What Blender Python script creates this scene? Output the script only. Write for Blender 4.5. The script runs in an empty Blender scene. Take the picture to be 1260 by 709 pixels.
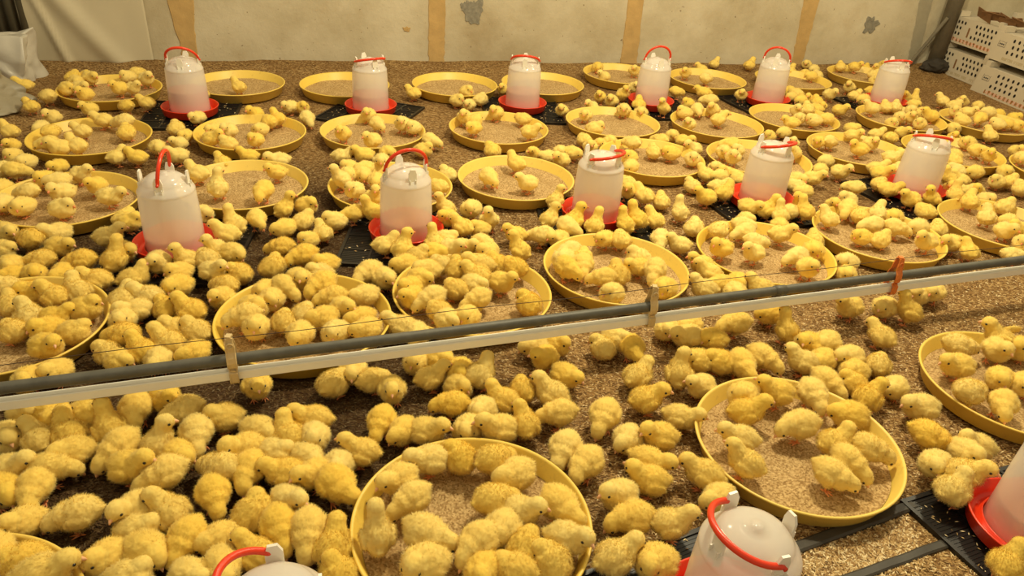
import bpy, bmesh, math, random
import numpy as np
from mathutils import Vector, Matrix, noise
random.seed(7); RNG=np.random.default_rng(7)
SC=bpy.context.scene; COL=SC.collection
PI=math.pi
# ---------------------------------------------------------------- camera
pitch,roll,FPX=math.radians(30.75),math.radians(4.3),906.0
d=Vector((0,math.cos(pitch),-math.sin(pitch))); r0=Vector((1,0,0)); u0=r0.cross(d)
rr=r0*math.cos(roll)+u0*math.sin(roll); uu=-r0*math.sin(roll)+u0*math.cos(roll)
cam=bpy.data.cameras.new('camera'); co=bpy.data.objects.new('camera',cam); COL.objects.link(co)
co.matrix_world=Matrix(((rr.x,uu.x,-d.x,0),(rr.y,uu.y,-d.y,0),(rr.z,uu.z,-d.z,.951),(0,0,0,1)))
cam.sensor_width=36; cam.lens=FPX/1260*36; cam.clip_start=.02
SC.camera=co
# ---------------------------------------------------------------- light
w=bpy.data.worlds.new('world'); SC.world=w; w.use_nodes=True
w.node_tree.nodes['Background'].inputs[0].default_value=(1.0,.83,.53,1)
w.node_tree.nodes['Background'].inputs[1].default_value=.47
def lamp(name,loc,power,size,col=(1,.875,.57)):
    l=bpy.data.lights.new(name,'POINT'); l.energy=power; l.shadow_soft_size=size; l.color=col
    o=bpy.data.objects.new(name,l); COL.objects.link(o); o.location=loc; return o
lamp('brooder_bulb',(.5,1.9,2.0),146,.09)
lamp('brooder_bulb',(-.55,2.6,2.1),42,.10)
lamp('brooder_bulb',(2.0,2.9,2.1),72,.10)
lamp('brooder_bulb',(-.9,.3,2.2),14,.15)
SC.view_settings.view_transform='Standard'; SC.view_settings.look='None'
SC.view_settings.exposure=0.0; SC.view_settings.gamma=1.0; SC.view_settings.use_curve_mapping=False
# ---------------------------------------------------------------- helpers
def empty(name,loc=(0,0,0),rz=0):
    o=bpy.data.objects.new(name,None); COL.objects.link(o); o.location=loc; o.rotation_euler=(0,0,rz)
    o.empty_display_size=.02; return o
def tag(o,label=None,cat=None,group=None,kind=None):
    if label:o['label']=label
    if cat:o['category']=cat
    if group:o['group']=group
    if kind:o['kind']=kind
    return o
def link(name,me,mats,parent=None,smooth=False):
    if not isinstance(mats,(list,tuple)): mats=[mats]
    if not me.materials:
        for m in mats: me.materials.append(m)
    if smooth:
        me.polygons.foreach_set('use_smooth',[True]*len(me.polygons))
    o=bpy.data.objects.new(name,me); COL.objects.link(o)
    if parent:o.parent=parent
    return o
def fin(bm,name='m'):
    bmesh.ops.recalc_face_normals(bm,faces=bm.faces)
    me=bpy.data.meshes.new(name); bm.to_mesh(me); bm.free(); return me
def box(bm,c,s,rot=None):
    M=Matrix.Translation(c)@(rot.to_4x4() if rot else Matrix())@Matrix.Diagonal((s[0],s[1],s[2],1))
    return bmesh.ops.create_cube(bm,size=1,matrix=M)['verts']
def lathe(prof,n=64,close=False):
    bm=bmesh.new(); rings=[]
    for (r,z) in prof:
        if r<1e-6: rings.append([bm.verts.new((0,0,z))])
        else: rings.append([bm.verts.new((r*math.cos(2*PI*i/n),r*math.sin(2*PI*i/n),z)) for i in range(n)])
    for a,b in zip(rings,rings[1:]):
        for i in range(n):
            j=(i+1)%n
            if len(a)==1 and len(b)==1: continue
            if len(a)==1: bm.faces.new((a[0],b[i],b[j]))
            elif len(b)==1: bm.faces.new((a[i],a[j],b[0]))
            else: bm.faces.new((a[i],a[j],b[j],b[i]))
    return bm
def tube(bm,pts,r,n=8,caps=True):
    pts=[Vector(p) for p in pts]; rs=r if isinstance(r,(list,tuple)) else [r]*len(pts)
    up=None; rings=[]
    for i,p in enumerate(pts):
        t=(pts[min(i+1,len(pts)-1)]-pts[max(i-1,0)]).normalized()
        if up is None: up=Vector((0,0,1)) if abs(t.z)<.9 else Vector((1,0,0))
        s=t.cross(up).normalized(); up=s.cross(t).normalized()
        rings.append([bm.verts.new(p+(s*math.cos(2*PI*k/n)+up*math.sin(2*PI*k/n))*rs[i]) for k in range(n)])
    for a,b in zip(rings,rings[1:]):
        for k in range(n): bm.faces.new((a[k],a[(k+1)%n],b[(k+1)%n],b[k]))
    if caps: bm.faces.new(rings[0]); bm.faces.new(rings[-1][::-1])
def npmesh(name,V,F,nv):
    """V (n,3) float, F (m,nv) int, uniform polygons"""
    me=bpy.data.meshes.new(name); me.vertices.add(len(V)); me.vertices.foreach_set('co',np.asarray(V,np.float32).ravel())
    me.loops.add(F.size); me.loops.foreach_set('vertex_index',F.ravel().astype(np.int32))
    me.polygons.add(len(F)); me.polygons.foreach_set('loop_start',(np.arange(len(F))*nv).astype(np.int32))
    me.update(calc_edges=True); return me
def fattr(me,name,vals):
    a=me.attributes.new(name,'FLOAT','POINT'); a.data.foreach_set('value',np.asarray(vals,np.float32))
# ---------------------------------------------------------------- materials
class NT:
    def __init__(s,name):
        s.m=bpy.data.materials.new(name); s.m.use_nodes=True; s.t=s.m.node_tree; s.t.nodes.clear()
        s.out=s.n('ShaderNodeOutputMaterial')
    def n(s,ty,**k):
        x=s.t.nodes.new(ty)
        for a,b in k.items(): setattr(x,a,b)
        return x
    def l(s,a,b): s.t.links.new(a,b)
    def bsdf(s,**k):
        b=s.n('ShaderNodeBsdfPrincipled'); s.l(b.outputs[0],s.out.inputs[0])
        for a,v in k.items(): b.inputs[a.replace('_',' ')].default_value=v
        return b
    def ramp(s,fac,stops):
        r=s.n('ShaderNodeValToRGB'); s.l(fac,r.inputs[0]); e=r.color_ramp.elements
        while len(e)<len(stops): e.new(.5)
        for x,(p,c) in zip(e,stops): x.position=p; x.color=(*c,1)
        return r.outputs[0]
    def mix(s,f,a,b,mode='MIX'):
        m=s.n('ShaderNodeMix',data_type='RGBA',blend_type=mode)
        for i,v in ((0,f),(6,a),(7,b)):
            if hasattr(v,'links'): s.l(v,m.inputs[i])
            else: m.inputs[i].default_value=v if i==0 else (*v,1)
        return m.outputs[2]
    def math(s,op,a,b=None,clamp=False):
        m=s.n('ShaderNodeMath',operation=op,use_clamp=clamp)
        for i,v in ((0,a),(1,b)):
            if v is None: continue
            if hasattr(v,'links'): s.l(v,m.inputs[i])
            else: m.inputs[i].default_value=v
        return m.outputs[0]
    def coord(s,kind='Object',scale=(1,1,1),rot=(0,0,0)):
        c=s.n('ShaderNodeTexCoord'); m=s.n('ShaderNodeMapping'); s.l(c.outputs[kind],m.inputs[0])
        m.inputs['Scale'].default_value=scale; m.inputs['Rotation'].default_value=rot; return m.outputs[0]
    def noise(s,v,sc,det=4,rough=.55,out=0):
        x=s.n('ShaderNodeTexNoise'); s.l(v,x.inputs['Vector']); x.inputs['Scale'].default_value=sc
        x.inputs['Detail'].default_value=det; x.inputs['Roughness'].default_value=rough; return x.outputs[out]
    def vor(s,v,sc,out='Color',feature='F1'):
        x=s.n('ShaderNodeTexVoronoi',feature=feature); s.l(v,x.inputs['Vector']); x.inputs['Scale'].default_value=sc; return x.outputs[out]
    def bump(s,h,b,strength=.5,dist=.002):
        x=s.n('ShaderNodeBump'); x.inputs['Strength'].default_value=strength; x.inputs['Distance'].default_value=dist
        s.l(h,x.inputs['Height']); s.l(x.outputs[0],b.inputs['Normal'])
def simple(name,col,rough=.5,var=.12,sc=30,spec=.4,metal=0,bump=0,**k):
    t=NT(name); b=t.bsdf(Roughness=rough,Metallic=metal); b.inputs['Specular IOR Level'].default_value=spec
    v=t.coord(); f=t.noise(v,sc)
    c=t.mix(f,tuple(x*(1-var) for x in col),tuple(min(1,x*(1+var)) for x in col)); t.l(c,b.inputs['Base Color'])
    if bump: t.bump(f,b,.6,bump)
    for a,v in k.items(): b.inputs[a.replace('_',' ')].default_value=v
    return t.m
def litter_material():
    t=NT('rice_husk_litter'); b=t.bsdf(Roughness=.9); b.inputs['Specular IOR Level'].default_value=.15
    vA=t.coord(scale=(1,2.6,1)); vB=t.coord(scale=(1,2.6,1),rot=(0,0,1.1)); vC=t.coord(scale=(1,2.6,1),rot=(0,0,2.2)); v=t.coord()
    sel=t.vor(v,45); sp=t.n('ShaderNodeSeparateColor'); t.l(sel,sp.inputs[0])
    def sepr(x):
        q=t.n('ShaderNodeSeparateColor'); t.l(x,q.inputs[0]); return q.outputs[0]
    a=t.vor(vA,130); c=t.vor(vB,130); e=t.vor(vC,130)
    m1=t.mix(t.math('GREATER_THAN',sp.outputs[0],.33),a,c); m2=t.mix(t.math('GREATER_THAN',sp.outputs[0],.66),m1,e)
    h1=t.mix(t.math('GREATER_THAN',sp.outputs[0],.33),t.vor(vA,130,'Distance'),t.vor(vB,130,'Distance'))
    g=sepr(m2)
    col=t.ramp(g,[(0,(.10,.048,.015)),(.35,(.25,.135,.046)),(.75,(.42,.25,.092)),(1,(.62,.43,.19))])
    # damp trampled husk plus shade among the crowding birds, painted darker at left
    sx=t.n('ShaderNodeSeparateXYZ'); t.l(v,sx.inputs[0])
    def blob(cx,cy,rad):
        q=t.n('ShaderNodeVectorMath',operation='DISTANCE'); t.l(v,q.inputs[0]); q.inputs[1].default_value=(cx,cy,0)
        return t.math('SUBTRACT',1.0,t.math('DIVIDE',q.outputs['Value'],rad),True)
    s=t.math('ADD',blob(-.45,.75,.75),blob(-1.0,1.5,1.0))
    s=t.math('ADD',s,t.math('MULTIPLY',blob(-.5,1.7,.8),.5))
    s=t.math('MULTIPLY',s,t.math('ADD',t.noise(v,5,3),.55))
    damp_shade=t.math('MULTIPLY',t.math('MULTIPLY',s,1.5,True),.82)
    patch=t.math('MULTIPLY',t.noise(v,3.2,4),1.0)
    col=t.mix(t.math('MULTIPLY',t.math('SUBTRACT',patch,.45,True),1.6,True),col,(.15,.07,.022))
    col=t.mix(damp_shade,col,(.028,.012,.005)); t.l(col,b.inputs['Base Color'])
    t.bump(t.math('ADD',g,h1),b,.9,.004)
    return t.m
M_LITTER=litter_material()
def grain_material():
    t=NT('loose_husk'); b=t.bsdf(Roughness=.7); b.inputs['Specular IOR Level'].default_value=.25
    a=t.n('ShaderNodeAttribute',attribute_name='rnd'); 
    c=t.ramp(a.outputs['Fac'],[(0,(.13,.06,.02)),(.4,(.33,.19,.065)),(.85,(.56,.37,.15)),(1,(.82,.66,.38))])
    wv=t.n('ShaderNodeAttribute',attribute_name='damp_shade')  # grains take the same damp tone and painted shade as the floor
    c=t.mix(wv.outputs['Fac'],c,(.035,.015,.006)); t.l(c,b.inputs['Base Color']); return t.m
M_GRAIN=grain_material()
def feed_material():
    t=NT('crumble_feed'); b=t.bsdf(Roughness=.9); b.inputs['Specular IOR Level'].default_value=.15
    v=t.coord(); q=t.n('ShaderNodeSeparateColor'); t.l(t.vor(v,330),q.inputs[0]); g=q.outputs[0]
    c=t.ramp(g,[(0,(.28,.165,.06)),(.5,(.50,.33,.14)),(1,(.66,.47,.22))])
    c=t.mix(t.math('MULTIPLY',t.math('SUBTRACT',t.noise(v,14,3),.5,True),2.2,True),c,(.36,.22,.08))
    t.l(c,b.inputs['Base Color']); t.bump(g,b,.8,.003); return t.m
M_FEED=feed_material()
def pan_material():
    t=NT('yellow_pan_plastic'); b=t.bsdf(Roughness=.42); v=t.coord()
    n=t.noise(v,9,5); oi=t.n('ShaderNodeObjectInfo')
    c=t.mix(n,(.78,.51,.055),(.86,.62,.10)); c=t.mix(t.math('MULTIPLY',oi.outputs['Random'],.5),c,(.86,.64,.17))
    c=t.mix(t.math('MULTIPLY',t.math('SUBTRACT',t.noise(v,60,4,.7),.58,True),2.5,True),c,(.45,.27,.07))
    t.l(c,b.inputs['Base Color']); b.inputs['Subsurface Weight'].default_value=0; return t.m
M_PAN=pan_material()
def fur_material():
    t=NT('chick_down'); b=t.n('ShaderNodeBsdfPrincipled')
    b.inputs['Roughness'].default_value=.85; b.inputs['Specular IOR Level'].default_value=.12
    b.inputs['Sheen Weight'].default_value=.35; b.inputs['Sheen Roughness'].default_value=.5; b.inputs['Sheen Tint'].default_value=(1,.9,.55,1)
    v=t.coord(); oi=t.n('ShaderNodeObjectInfo'); ar=t.n('ShaderNodeAttribute',attribute_name='rnd'); pa=t.n('ShaderNodeAttribute',attribute_name='pale')
    rnd=t.math('FRACT',t.math('ADD',oi.outputs['Random'],ar.outputs['Fac']))
    base=t.mix(rnd,(.95,.68,.115),(.96,.79,.30))
    n=t.noise(v,55,3)
    base=t.mix(t.math('MULTIPLY',n,.5),base,(.92,.62,.09))
    base=t.mix(t.math('MULTIPLY',pa.outputs['Fac'],.55) if False else t.math('MULTIPLY',pa.outputs['Fac'],.55),base,(.96,.82,.42))
    t.l(base,b.inputs['Base Color'])
    tr=t.n('ShaderNodeBsdfTranslucent'); t.l(base,tr.inputs['Color'])
    mx=t.n('ShaderNodeMixShader'); mx.inputs[0].default_value=.15; t.l(b.outputs[0],mx.inputs[1]); t.l(tr.outputs[0],mx.inputs[2]); t.l(mx.outputs[0],t.out.inputs[0])
    return t.m
M_FUR=fur_material()
M_EYE=simple('chick_eye',(.01,.007,.005),.15,spec=.6)
M_LEG=simple('chick_leg_skin',(.80,.30,.12),.5)
M_BEAK=simple('chick_beak',(.85,.48,.26),.45)
M_RED=simple('red_plastic',(.78,.045,.010),.28,var=.06,spec=.5)
M_WHITE=simple('white_lug_plastic',(.86,.82,.72),.35,var=.03)
def jar_material():
    t=NT('milky_jar_plastic'); b=t.n('ShaderNodeBsdfPrincipled'); b.inputs['Base Color'].default_value=(.93,.91,.84,1)
    b.inputs['Roughness'].default_value=.14; b.inputs['Specular IOR Level'].default_value=.5
    tl=t.n('ShaderNodeBsdfTranslucent'); tl.inputs[0].default_value=(.95,.92,.85,1)
    tp=t.n('ShaderNodeBsdfTransparent'); tp.inputs[0].default_value=(.97,.95,.92,1)
    m1=t.n('ShaderNodeMixShader'); m1.inputs[0].default_value=.25; t.l(b.outputs[0],m1.inputs[1]); t.l(tl.outputs[0],m1.inputs[2])
    m2=t.n('ShaderNodeMixShader'); m2.inputs[0].default_value=.33; t.l(m1.outputs[0],m2.inputs[1]); t.l(tp.outputs[0],m2.inputs[2]); t.l(m2.outputs[0],t.out.inputs[0]); return t.m
M_JAR=jar_material()
M_WATER=simple('pink_medicated_water',(.78,.20,.13),.1,var=.03)
M_BLACK=simple('black_mat_plastic',(.012,.010,.009),.4,var=.3,sc=80)
M_PIPE=simple('grey_pipe',(.105,.10,.08),.5,var=.4,sc=40,bump=.0006)
M_RAIL=simple('cream_rail',(.90,.87,.76),.3,var=.04)
M_CLIP=simple('cream_clip',(.62,.47,.24),.4,var=.15)
M_CLIPO=simple('orange_clip',(.70,.20,.04),.4,var=.3,sc=120)
M_WIRE=simple('rusty_wire',(.05,.025,.015),.6)
M_BAR=simple('dark_metal_bar',(.045,.038,.028),.5,var=.6,sc=25,bump=.001)
M_STEEL=simple('weathered_post',(.17,.145,.10),.6,var=.45,sc=14,bump=.002)
M_DARKDEB=simple('dark_debris',(.035,.027,.018),.8,var=.5,sc=20,bump=.004)
M_CORR=simple('dark_corrugated_metal',(.12,.105,.07),.6,var=.5,sc=6)
M_SACK=simple('grey_plastic_sack',(.52,.48,.40),.38,var=.12,sc=12,bump=.004)
M_SHEET=simple('dull_grey_sheet',(.30,.26,.18),.4,var=.2,sc=10,bump=.004)
M_CRATE=simple('white_crate_board',(.56,.49,.37),.6,var=.05)
M_HOLE=simple('crate_hole_dark',(.012,.008,.005),.9)
M_PRINT=simple('brown_print',(.42,.17,.05),.8,var=.2); M_PINK=simple('pink_print',(.75,.38,.28),.8); M_TAN=simple('tan_print',(.42,.34,.20),.8)
M_GREYP=simple('grey_print',(.10,.09,.08),.8)
M_CARD=simple('brown_cardboard',(.20,.10,.04),.8,var=.4,sc=15)
def plaster():
    t=NT('lime_plaster'); b=t.bsdf(Roughness=.75); b.inputs['Specular IOR Level'].default_value=.2; v=t.coord()
    c=t.ramp(t.noise(v,2.2,6,.6),[(.25,(.36,.28,.16)),(.45,(.50,.43,.29)),(.6,(.60,.53,.38)),(.75,(.64,.58,.44))])
    st=t.math('MULTIPLY',t.math('SUBTRACT',t.noise(v,5,5,.7),.56,True),3,True)
    c=t.mix(t.math('MULTIPLY',st,.5),c,(.42,.29,.13))
    sp=t.math('GREATER_THAN',t.noise(v,70,2,.5),.74); c=t.mix(t.math('MULTIPLY',sp,.8),c,(.16,.10,.05))
    t.l(c,b.inputs['Base Color']); t.bump(t.noise(v,16,7,.65),b,.4,.01); return t.m
M_PLASTER=plaster()
M_JOINT=simple('tan_mortar',(.50,.33,.13),.85,var=.25,sc=18,bump=.006)
M_SPALL=simple('grey_spalled_plaster',(.24,.22,.17),.9,var=.5,sc=60,bump=.004)
M_SHADOWSTRIPE=simple('grey_shadow_stripe',(.34,.30,.21),.8,var=.15)  # grey-beige tone of the shadow stripe on the wall
# ---------------------------------------------------------------- setting
WA=Vector((-2.16,3.23,0)); WD=Vector((.9630,.2695,0)).normalized(); WN=Vector((WD.y,-WD.x,0))   # wall line, its direction and its face normal
def W(t,z=0,off=0): p=WA+WD*t+WN*off; return Vector((p.x,p.y,z))
def ground():
    nx,ny=190,200; xs=np.linspace(-2.9,3.3,nx); ys=np.linspace(.1,5.2,ny)
    V=[]
    for y in ys:
        for x in xs:
            dist=(Vector((x,y,0))-WA).dot(WN)
            z=.0035*noise.noise(Vector((x*6,y*6,0)))-.001+.0015*noise.noise(Vector((x*30,y*30,3)))
            if dist<.16: z+=max(0,(.16-max(dist,0))/.16)*(.022+.02*noise.noise(Vector((x*2.3,0,1))))
            V.append((x,y,z))
    idx=np.arange(nx*ny).reshape(ny,nx); F=np.stack([idx[:-1,:-1],idx[:-1,1:],idx[1:,1:],idx[1:,:-1]],-1).reshape(-1,4)
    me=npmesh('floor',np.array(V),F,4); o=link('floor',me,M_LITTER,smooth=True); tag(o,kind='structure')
ground()
def frame_box(name,t0,t1,z0,z1,th,mat,off=0,kind='structure'):
    bm=bmesh.new(); R=Matrix((WD,-WN,Vector((0,0,1)))).transposed()
    c=W((t0+t1)/2,(z0+z1)/2,off-th/2); box(bm,c,(t1-t0,th,z1-z0),R); o=link(name,fin(bm),mat); tag(o,kind=kind); return o
frame_box('wall_back',-.6,5.25,-.02,2.3,.12,M_PLASTER)
CO=W(5.2); RDIR=Vector((.272,-.962,0))
bm=bmesh.new(); R=Matrix((RDIR,Vector((RDIR.y,-RDIR.x,0)),Vector((0,0,1)))).transposed()
c=CO+RDIR*1.4+Vector((0,0,1.14)); box(bm,c-Vector((-.962,-.272,0))*.06,(2.8,.12,2.32),R); tag(link('wall_right',fin(bm),M_PLASTER),kind='structure')
def strip(name,edge,mat,off=.004,seed=0):
    """raised irregular wall strip (mortar joints, painted shadow stripe): edge = [(z, t_left, t_right)]"""
    bm=bmesh.new(); random.seed(seed); rows=[]
    n=60
    for i in range(n+1):
        z=-.01+(2.3)*(i/n)**2.0 if True else 0
        for (z0,a0,b0),(z1,a1,b1) in zip(edge,edge[1:]):
            if z<=z1: break
        f=min(1,max(0,(z-z0)/(z1-z0))); a=a0+(a1-a0)*f; b=b0+(b1-b0)*f
        a+=.007*noise.noise(Vector((z*40,seed,0)))+random.uniform(-.002,.002); b+=.007*noise.noise(Vector((z*40,seed,5)))+random.uniform(-.002,.002)
        rows.append([bm.verts.new(W(a,z,-.002)),bm.verts.new(W(a+.004,z,off)),bm.verts.new(W(b-.004,z,off)),bm.verts.new(W(b,z,-.002))])
    for p,q in zip(rows,rows[1:]):
        for k in range(3): bm.faces.new((p[k],p[k+1],q[k+1],q[k]))
    tag(link(name,fin(bm),mat),kind='structure')
strip('trim_1',[(0,.585,.660),(.10,.592,.664),(.148,.579,.664),(.22,.570,.672),(.29,.566,.680),(.6,.56,.69),(2.3,.56,.69)],M_JOINT,seed=1)
strip('trim_2',[(0,1.725,1.807),(.3,1.723,1.808),(2.3,1.72,1.81)],M_JOINT,seed=2)
strip('trim_3',[(0,2.740,2.838),(.33,2.737,2.824),(2.3,2.73,2.82)],M_JOINT,seed=3)
strip('trim_4',[(0,3.765,3.835),(.36,3.741,3.839),(2.3,3.74,3.83)],M_JOINT,seed=4)
strip('trim_5',[(0,4.528,4.599),(.38,4.470,4.561),(2.3,4.3,4.40)],M_SHADOWSTRIPE,.003,seed=5)  # stripe of shade on the wall, painted as a grey strip
def patch(t,z,rt,rz,seed,mat=M_SPALL):
    bm=bmesh.new(); random.seed(seed); n=40; c=bm.verts.new(W(t,z,.0035)); ring=[]; out=[]
    for i in range(n):
        a=2*PI*i/n; k=.75+.55*noise.noise(Vector((math.cos(a)*1.8,math.sin(a)*1.8,seed)))+random.uniform(-.1,.1)
        ring.append(bm.verts.new(W(t+rt*k*math.cos(a),z+rz*k*math.sin(a),.003))); out.append(bm.verts.new(W(t+rt*k*1.04*math.cos(a),z+rz*k*1.04*math.sin(a),-.001)))
    for i in range(n): bm.faces.new((c,ring[i],ring[(i+1)%n])); bm.faces.new((ring[i],out[i],out[(i+1)%n],ring[(i+1)%n]))
    o=link('trim_%d'%(5+seed),fin(bm),mat); tag(o,kind='structure')
patch(1.945,.255,.062,.075,1); patch(4.205,.235,.055,.052,2)
patch(1.62,.175,.022,.012,3,M_JOINT); patch(1.90,.285,.03,.03,4)
# corrugated side wall at the far left
def corrugated():
    bm=bmesh.new(); A=W(-.005,0,.01); D2=Vector((-.95,-.312,0)); N2=Vector((.312,-.95,0)); cols=[]
    for i in range(120):
        s=i*.012; p=A+D2*s+N2*(.012*math.sin(s/.045*2*PI/1.0))
        cols.append((bm.verts.new((p.x,p.y,-.01)),bm.verts.new((p.x,p.y,1.6))))
    for a,b in zip(cols,cols[1:]): bm.faces.new((a[0],b[0],b[1],a[1]))
    o=link('wall_left',fin(bm),M_CORR,smooth=True); tag(o,kind='structure'); m=o.modifiers.new('s','SOLIDIFY'); m.thickness=.004
corrugated()
def drape():
    bm=bmesh.new(); g=[]
    for i in range(50):
        row=[]
        for j in range(40):
            t=-.03+.50*i/49; z=.0+.9*(j/39)
            r1=(t-(.125-.30*z))/.016; r2=(t-(.33-.72*z))/.05
            fold=.016*math.exp(-r1*r1)+.022*math.exp(-r2*r2)+.006*noise.noise(Vector((t*9,z*6,2)))+.006
            k=min(1,(49-i)/10)
            row.append(bm.verts.new(W(t,z,.005+fold*k)))
        g.append(row)
    for a,b in zip(g,g[1:]):
        for k in range(39): bm.faces.new((a[k],b[k],b[k+1],a[k+1]))
    m=simple('white_wall_sheeting',(.56,.49,.34),.45,var=.06,sc=5)
    o=link('plastic_sheeting',fin(bm),m,smooth=True); o.modifiers.new('s','SOLIDIFY').thickness=.0015
    tag(o,'cream plastic sheeting with folds hanging on the wall at far left','sheet')
drape()
# ---------------------------------------------------------------- loose husk grains
def damp_shade_mask(x,y):  # dark mask at left: damp litter together with painted shade between birds
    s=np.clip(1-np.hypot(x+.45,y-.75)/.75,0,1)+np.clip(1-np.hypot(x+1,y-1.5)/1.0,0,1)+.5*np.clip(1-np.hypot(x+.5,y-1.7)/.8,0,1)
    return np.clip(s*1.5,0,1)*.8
def grains(n,name,label,region,zf,size=1,light=0):
    x,y=region(n); z=zf(x,y); a=RNG.uniform(0,2*PI,len(x)); L=RNG.uniform(.0034,.0052,len(x))*size; Wd=L*RNG.uniform(.24,.34,len(x)); H=L*.33
    ca,sa=np.cos(a),np.sin(a); tl=RNG.uniform(-.5,.5,len(x))*L
    P=np.zeros((len(x),5,3))
    for k,(u,v,h,tt) in enumerate(((1,0,0,1),(0,1,0,0),(-1,0,0,-1),(0,-1,0,0),(0,0,1,0))):
        P[:,k,0]=x+u*L*ca-v*Wd*sa; P[:,k,1]=y+u*L*sa+v*Wd*ca; P[:,k,2]=z+h*H+tt*tl*.6+.0004
    b=(np.arange(len(x))*5)[:,None,None]; F=(b+np.array([[0,1,4],[1,2,4],[2,3,4],[3,0,4]])[None]).reshape(-1,3)
    me=npmesh(name,P.reshape(-1,3),F,3); r=np.clip(RNG.uniform(0,1,len(x))+light,0,1); fattr(me,'rnd',np.repeat(r,5)); fattr(me,'damp_shade',np.repeat(damp_shade_mask(x,y)*(light==0),5))
    o=link(name,me,M_GRAIN); tag(o,label,'rice husk',kind='stuff'); return o
# ---------------------------------------------------------------- layout data (metres; chicks in millimetres and degrees)
PANS=[
(-1.637,2.833,'the far left corner pan'),
(-1.438,2.312,'the second pan by the left'),
(-1.250,1.837,'the third pan by the left'),
(-1.203,3.029,'the pan behind the first wall drinker'),
(-0.955,2.463,'the pan before first wall drinker'),
(-0.824,2.018,'the pan right of leftmost middle-row drinker'),
(-1.033,1.234,"the pan under the pipe's left end"),
(-0.449,1.337,'the crowded pan left of centre'),
(-0.093,1.499,'the crowded pan at centre'),
(0.264,1.673,'the pan behind the middle clip'),
(-0.778,3.123,'the pan behind the second wall drinker'),
(-0.320,3.253,'the empty pan at wall centre'),
(0.070,3.375,'the pan behind the third wall drinker'),
(0.456,3.658,'the pan left of fourth wall drinker'),
(0.884,3.687,'the pan right of fourth wall drinker'),
(1.342,3.806,'the pan right of fifth wall drinker'),
(1.784,4.022,'the pan left of sixth wall drinker'),
(-0.096,2.710,'the pan before third wall drinker'),
(-0.546,2.571,'the pan before second wall drinker'),
(0.352,2.888,'the pan before fourth wall drinker'),
(0.786,2.974,'the second-row pan right of centre'),
(1.151,3.135,'the pan before fifth wall drinker'),
(1.661,3.256,'the crowded pan before sixth wall drinker'),
(2.055,3.294,'the crowded far right pan'),
(-0.395,2.089,'the pan behind second middle-row drinker'),
(-0.014,2.230,'the bright yellow pan at centre'),
(0.461,2.510,'the pan behind third middle-row drinker'),
(0.863,2.590,'the pan behind fourth middle-row drinker'),
(1.292,2.775,'the pan left of rightmost middle-row drinker'),
(1.695,2.845,'the pan behind rightmost middle-row drinker'),
(0.691,1.829,'the crowded pan right of centre'),
(1.073,2.007,'the pan behind the orange clip'),
(1.521,2.148,'the pan cut by the right edge'),
(0.550,1.053,'the large lower right pan'),
(1.087,1.293,'the lower pan at right edge'),
(-0.034,0.804,'the large bottom centre pan'),
(-0.705,0.528,'the bottom left corner pan'),
(2.052,2.697,'the sliver of pan at right edge'),
]
DRINKERS=[
(-1.264,2.694,'the first wall drinker'),
(-0.617,2.878,'the second wall drinker'),
(-0.015,3.065,'the third wall drinker'),
(0.549,3.244,'the fourth wall drinker'),
(1.114,3.424,'the fifth wall drinker'),
(1.707,3.544,'the sixth wall drinker'),
(-0.864,1.643,'the leftmost middle-row drinker'),
(-0.302,1.812,'the second middle-row drinker'),
(0.231,2.023,'the third middle-row drinker'),
(0.783,2.231,'the fourth middle-row drinker'),
(1.361,2.418,'the rightmost middle-row drinker'),
(0.338,0.670,'the big front drinker'),
(-0.245,0.527,'the drinker cut by bottom edge'),
(0.900,0.890,'the drinker cut by right edge'),
]
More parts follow.
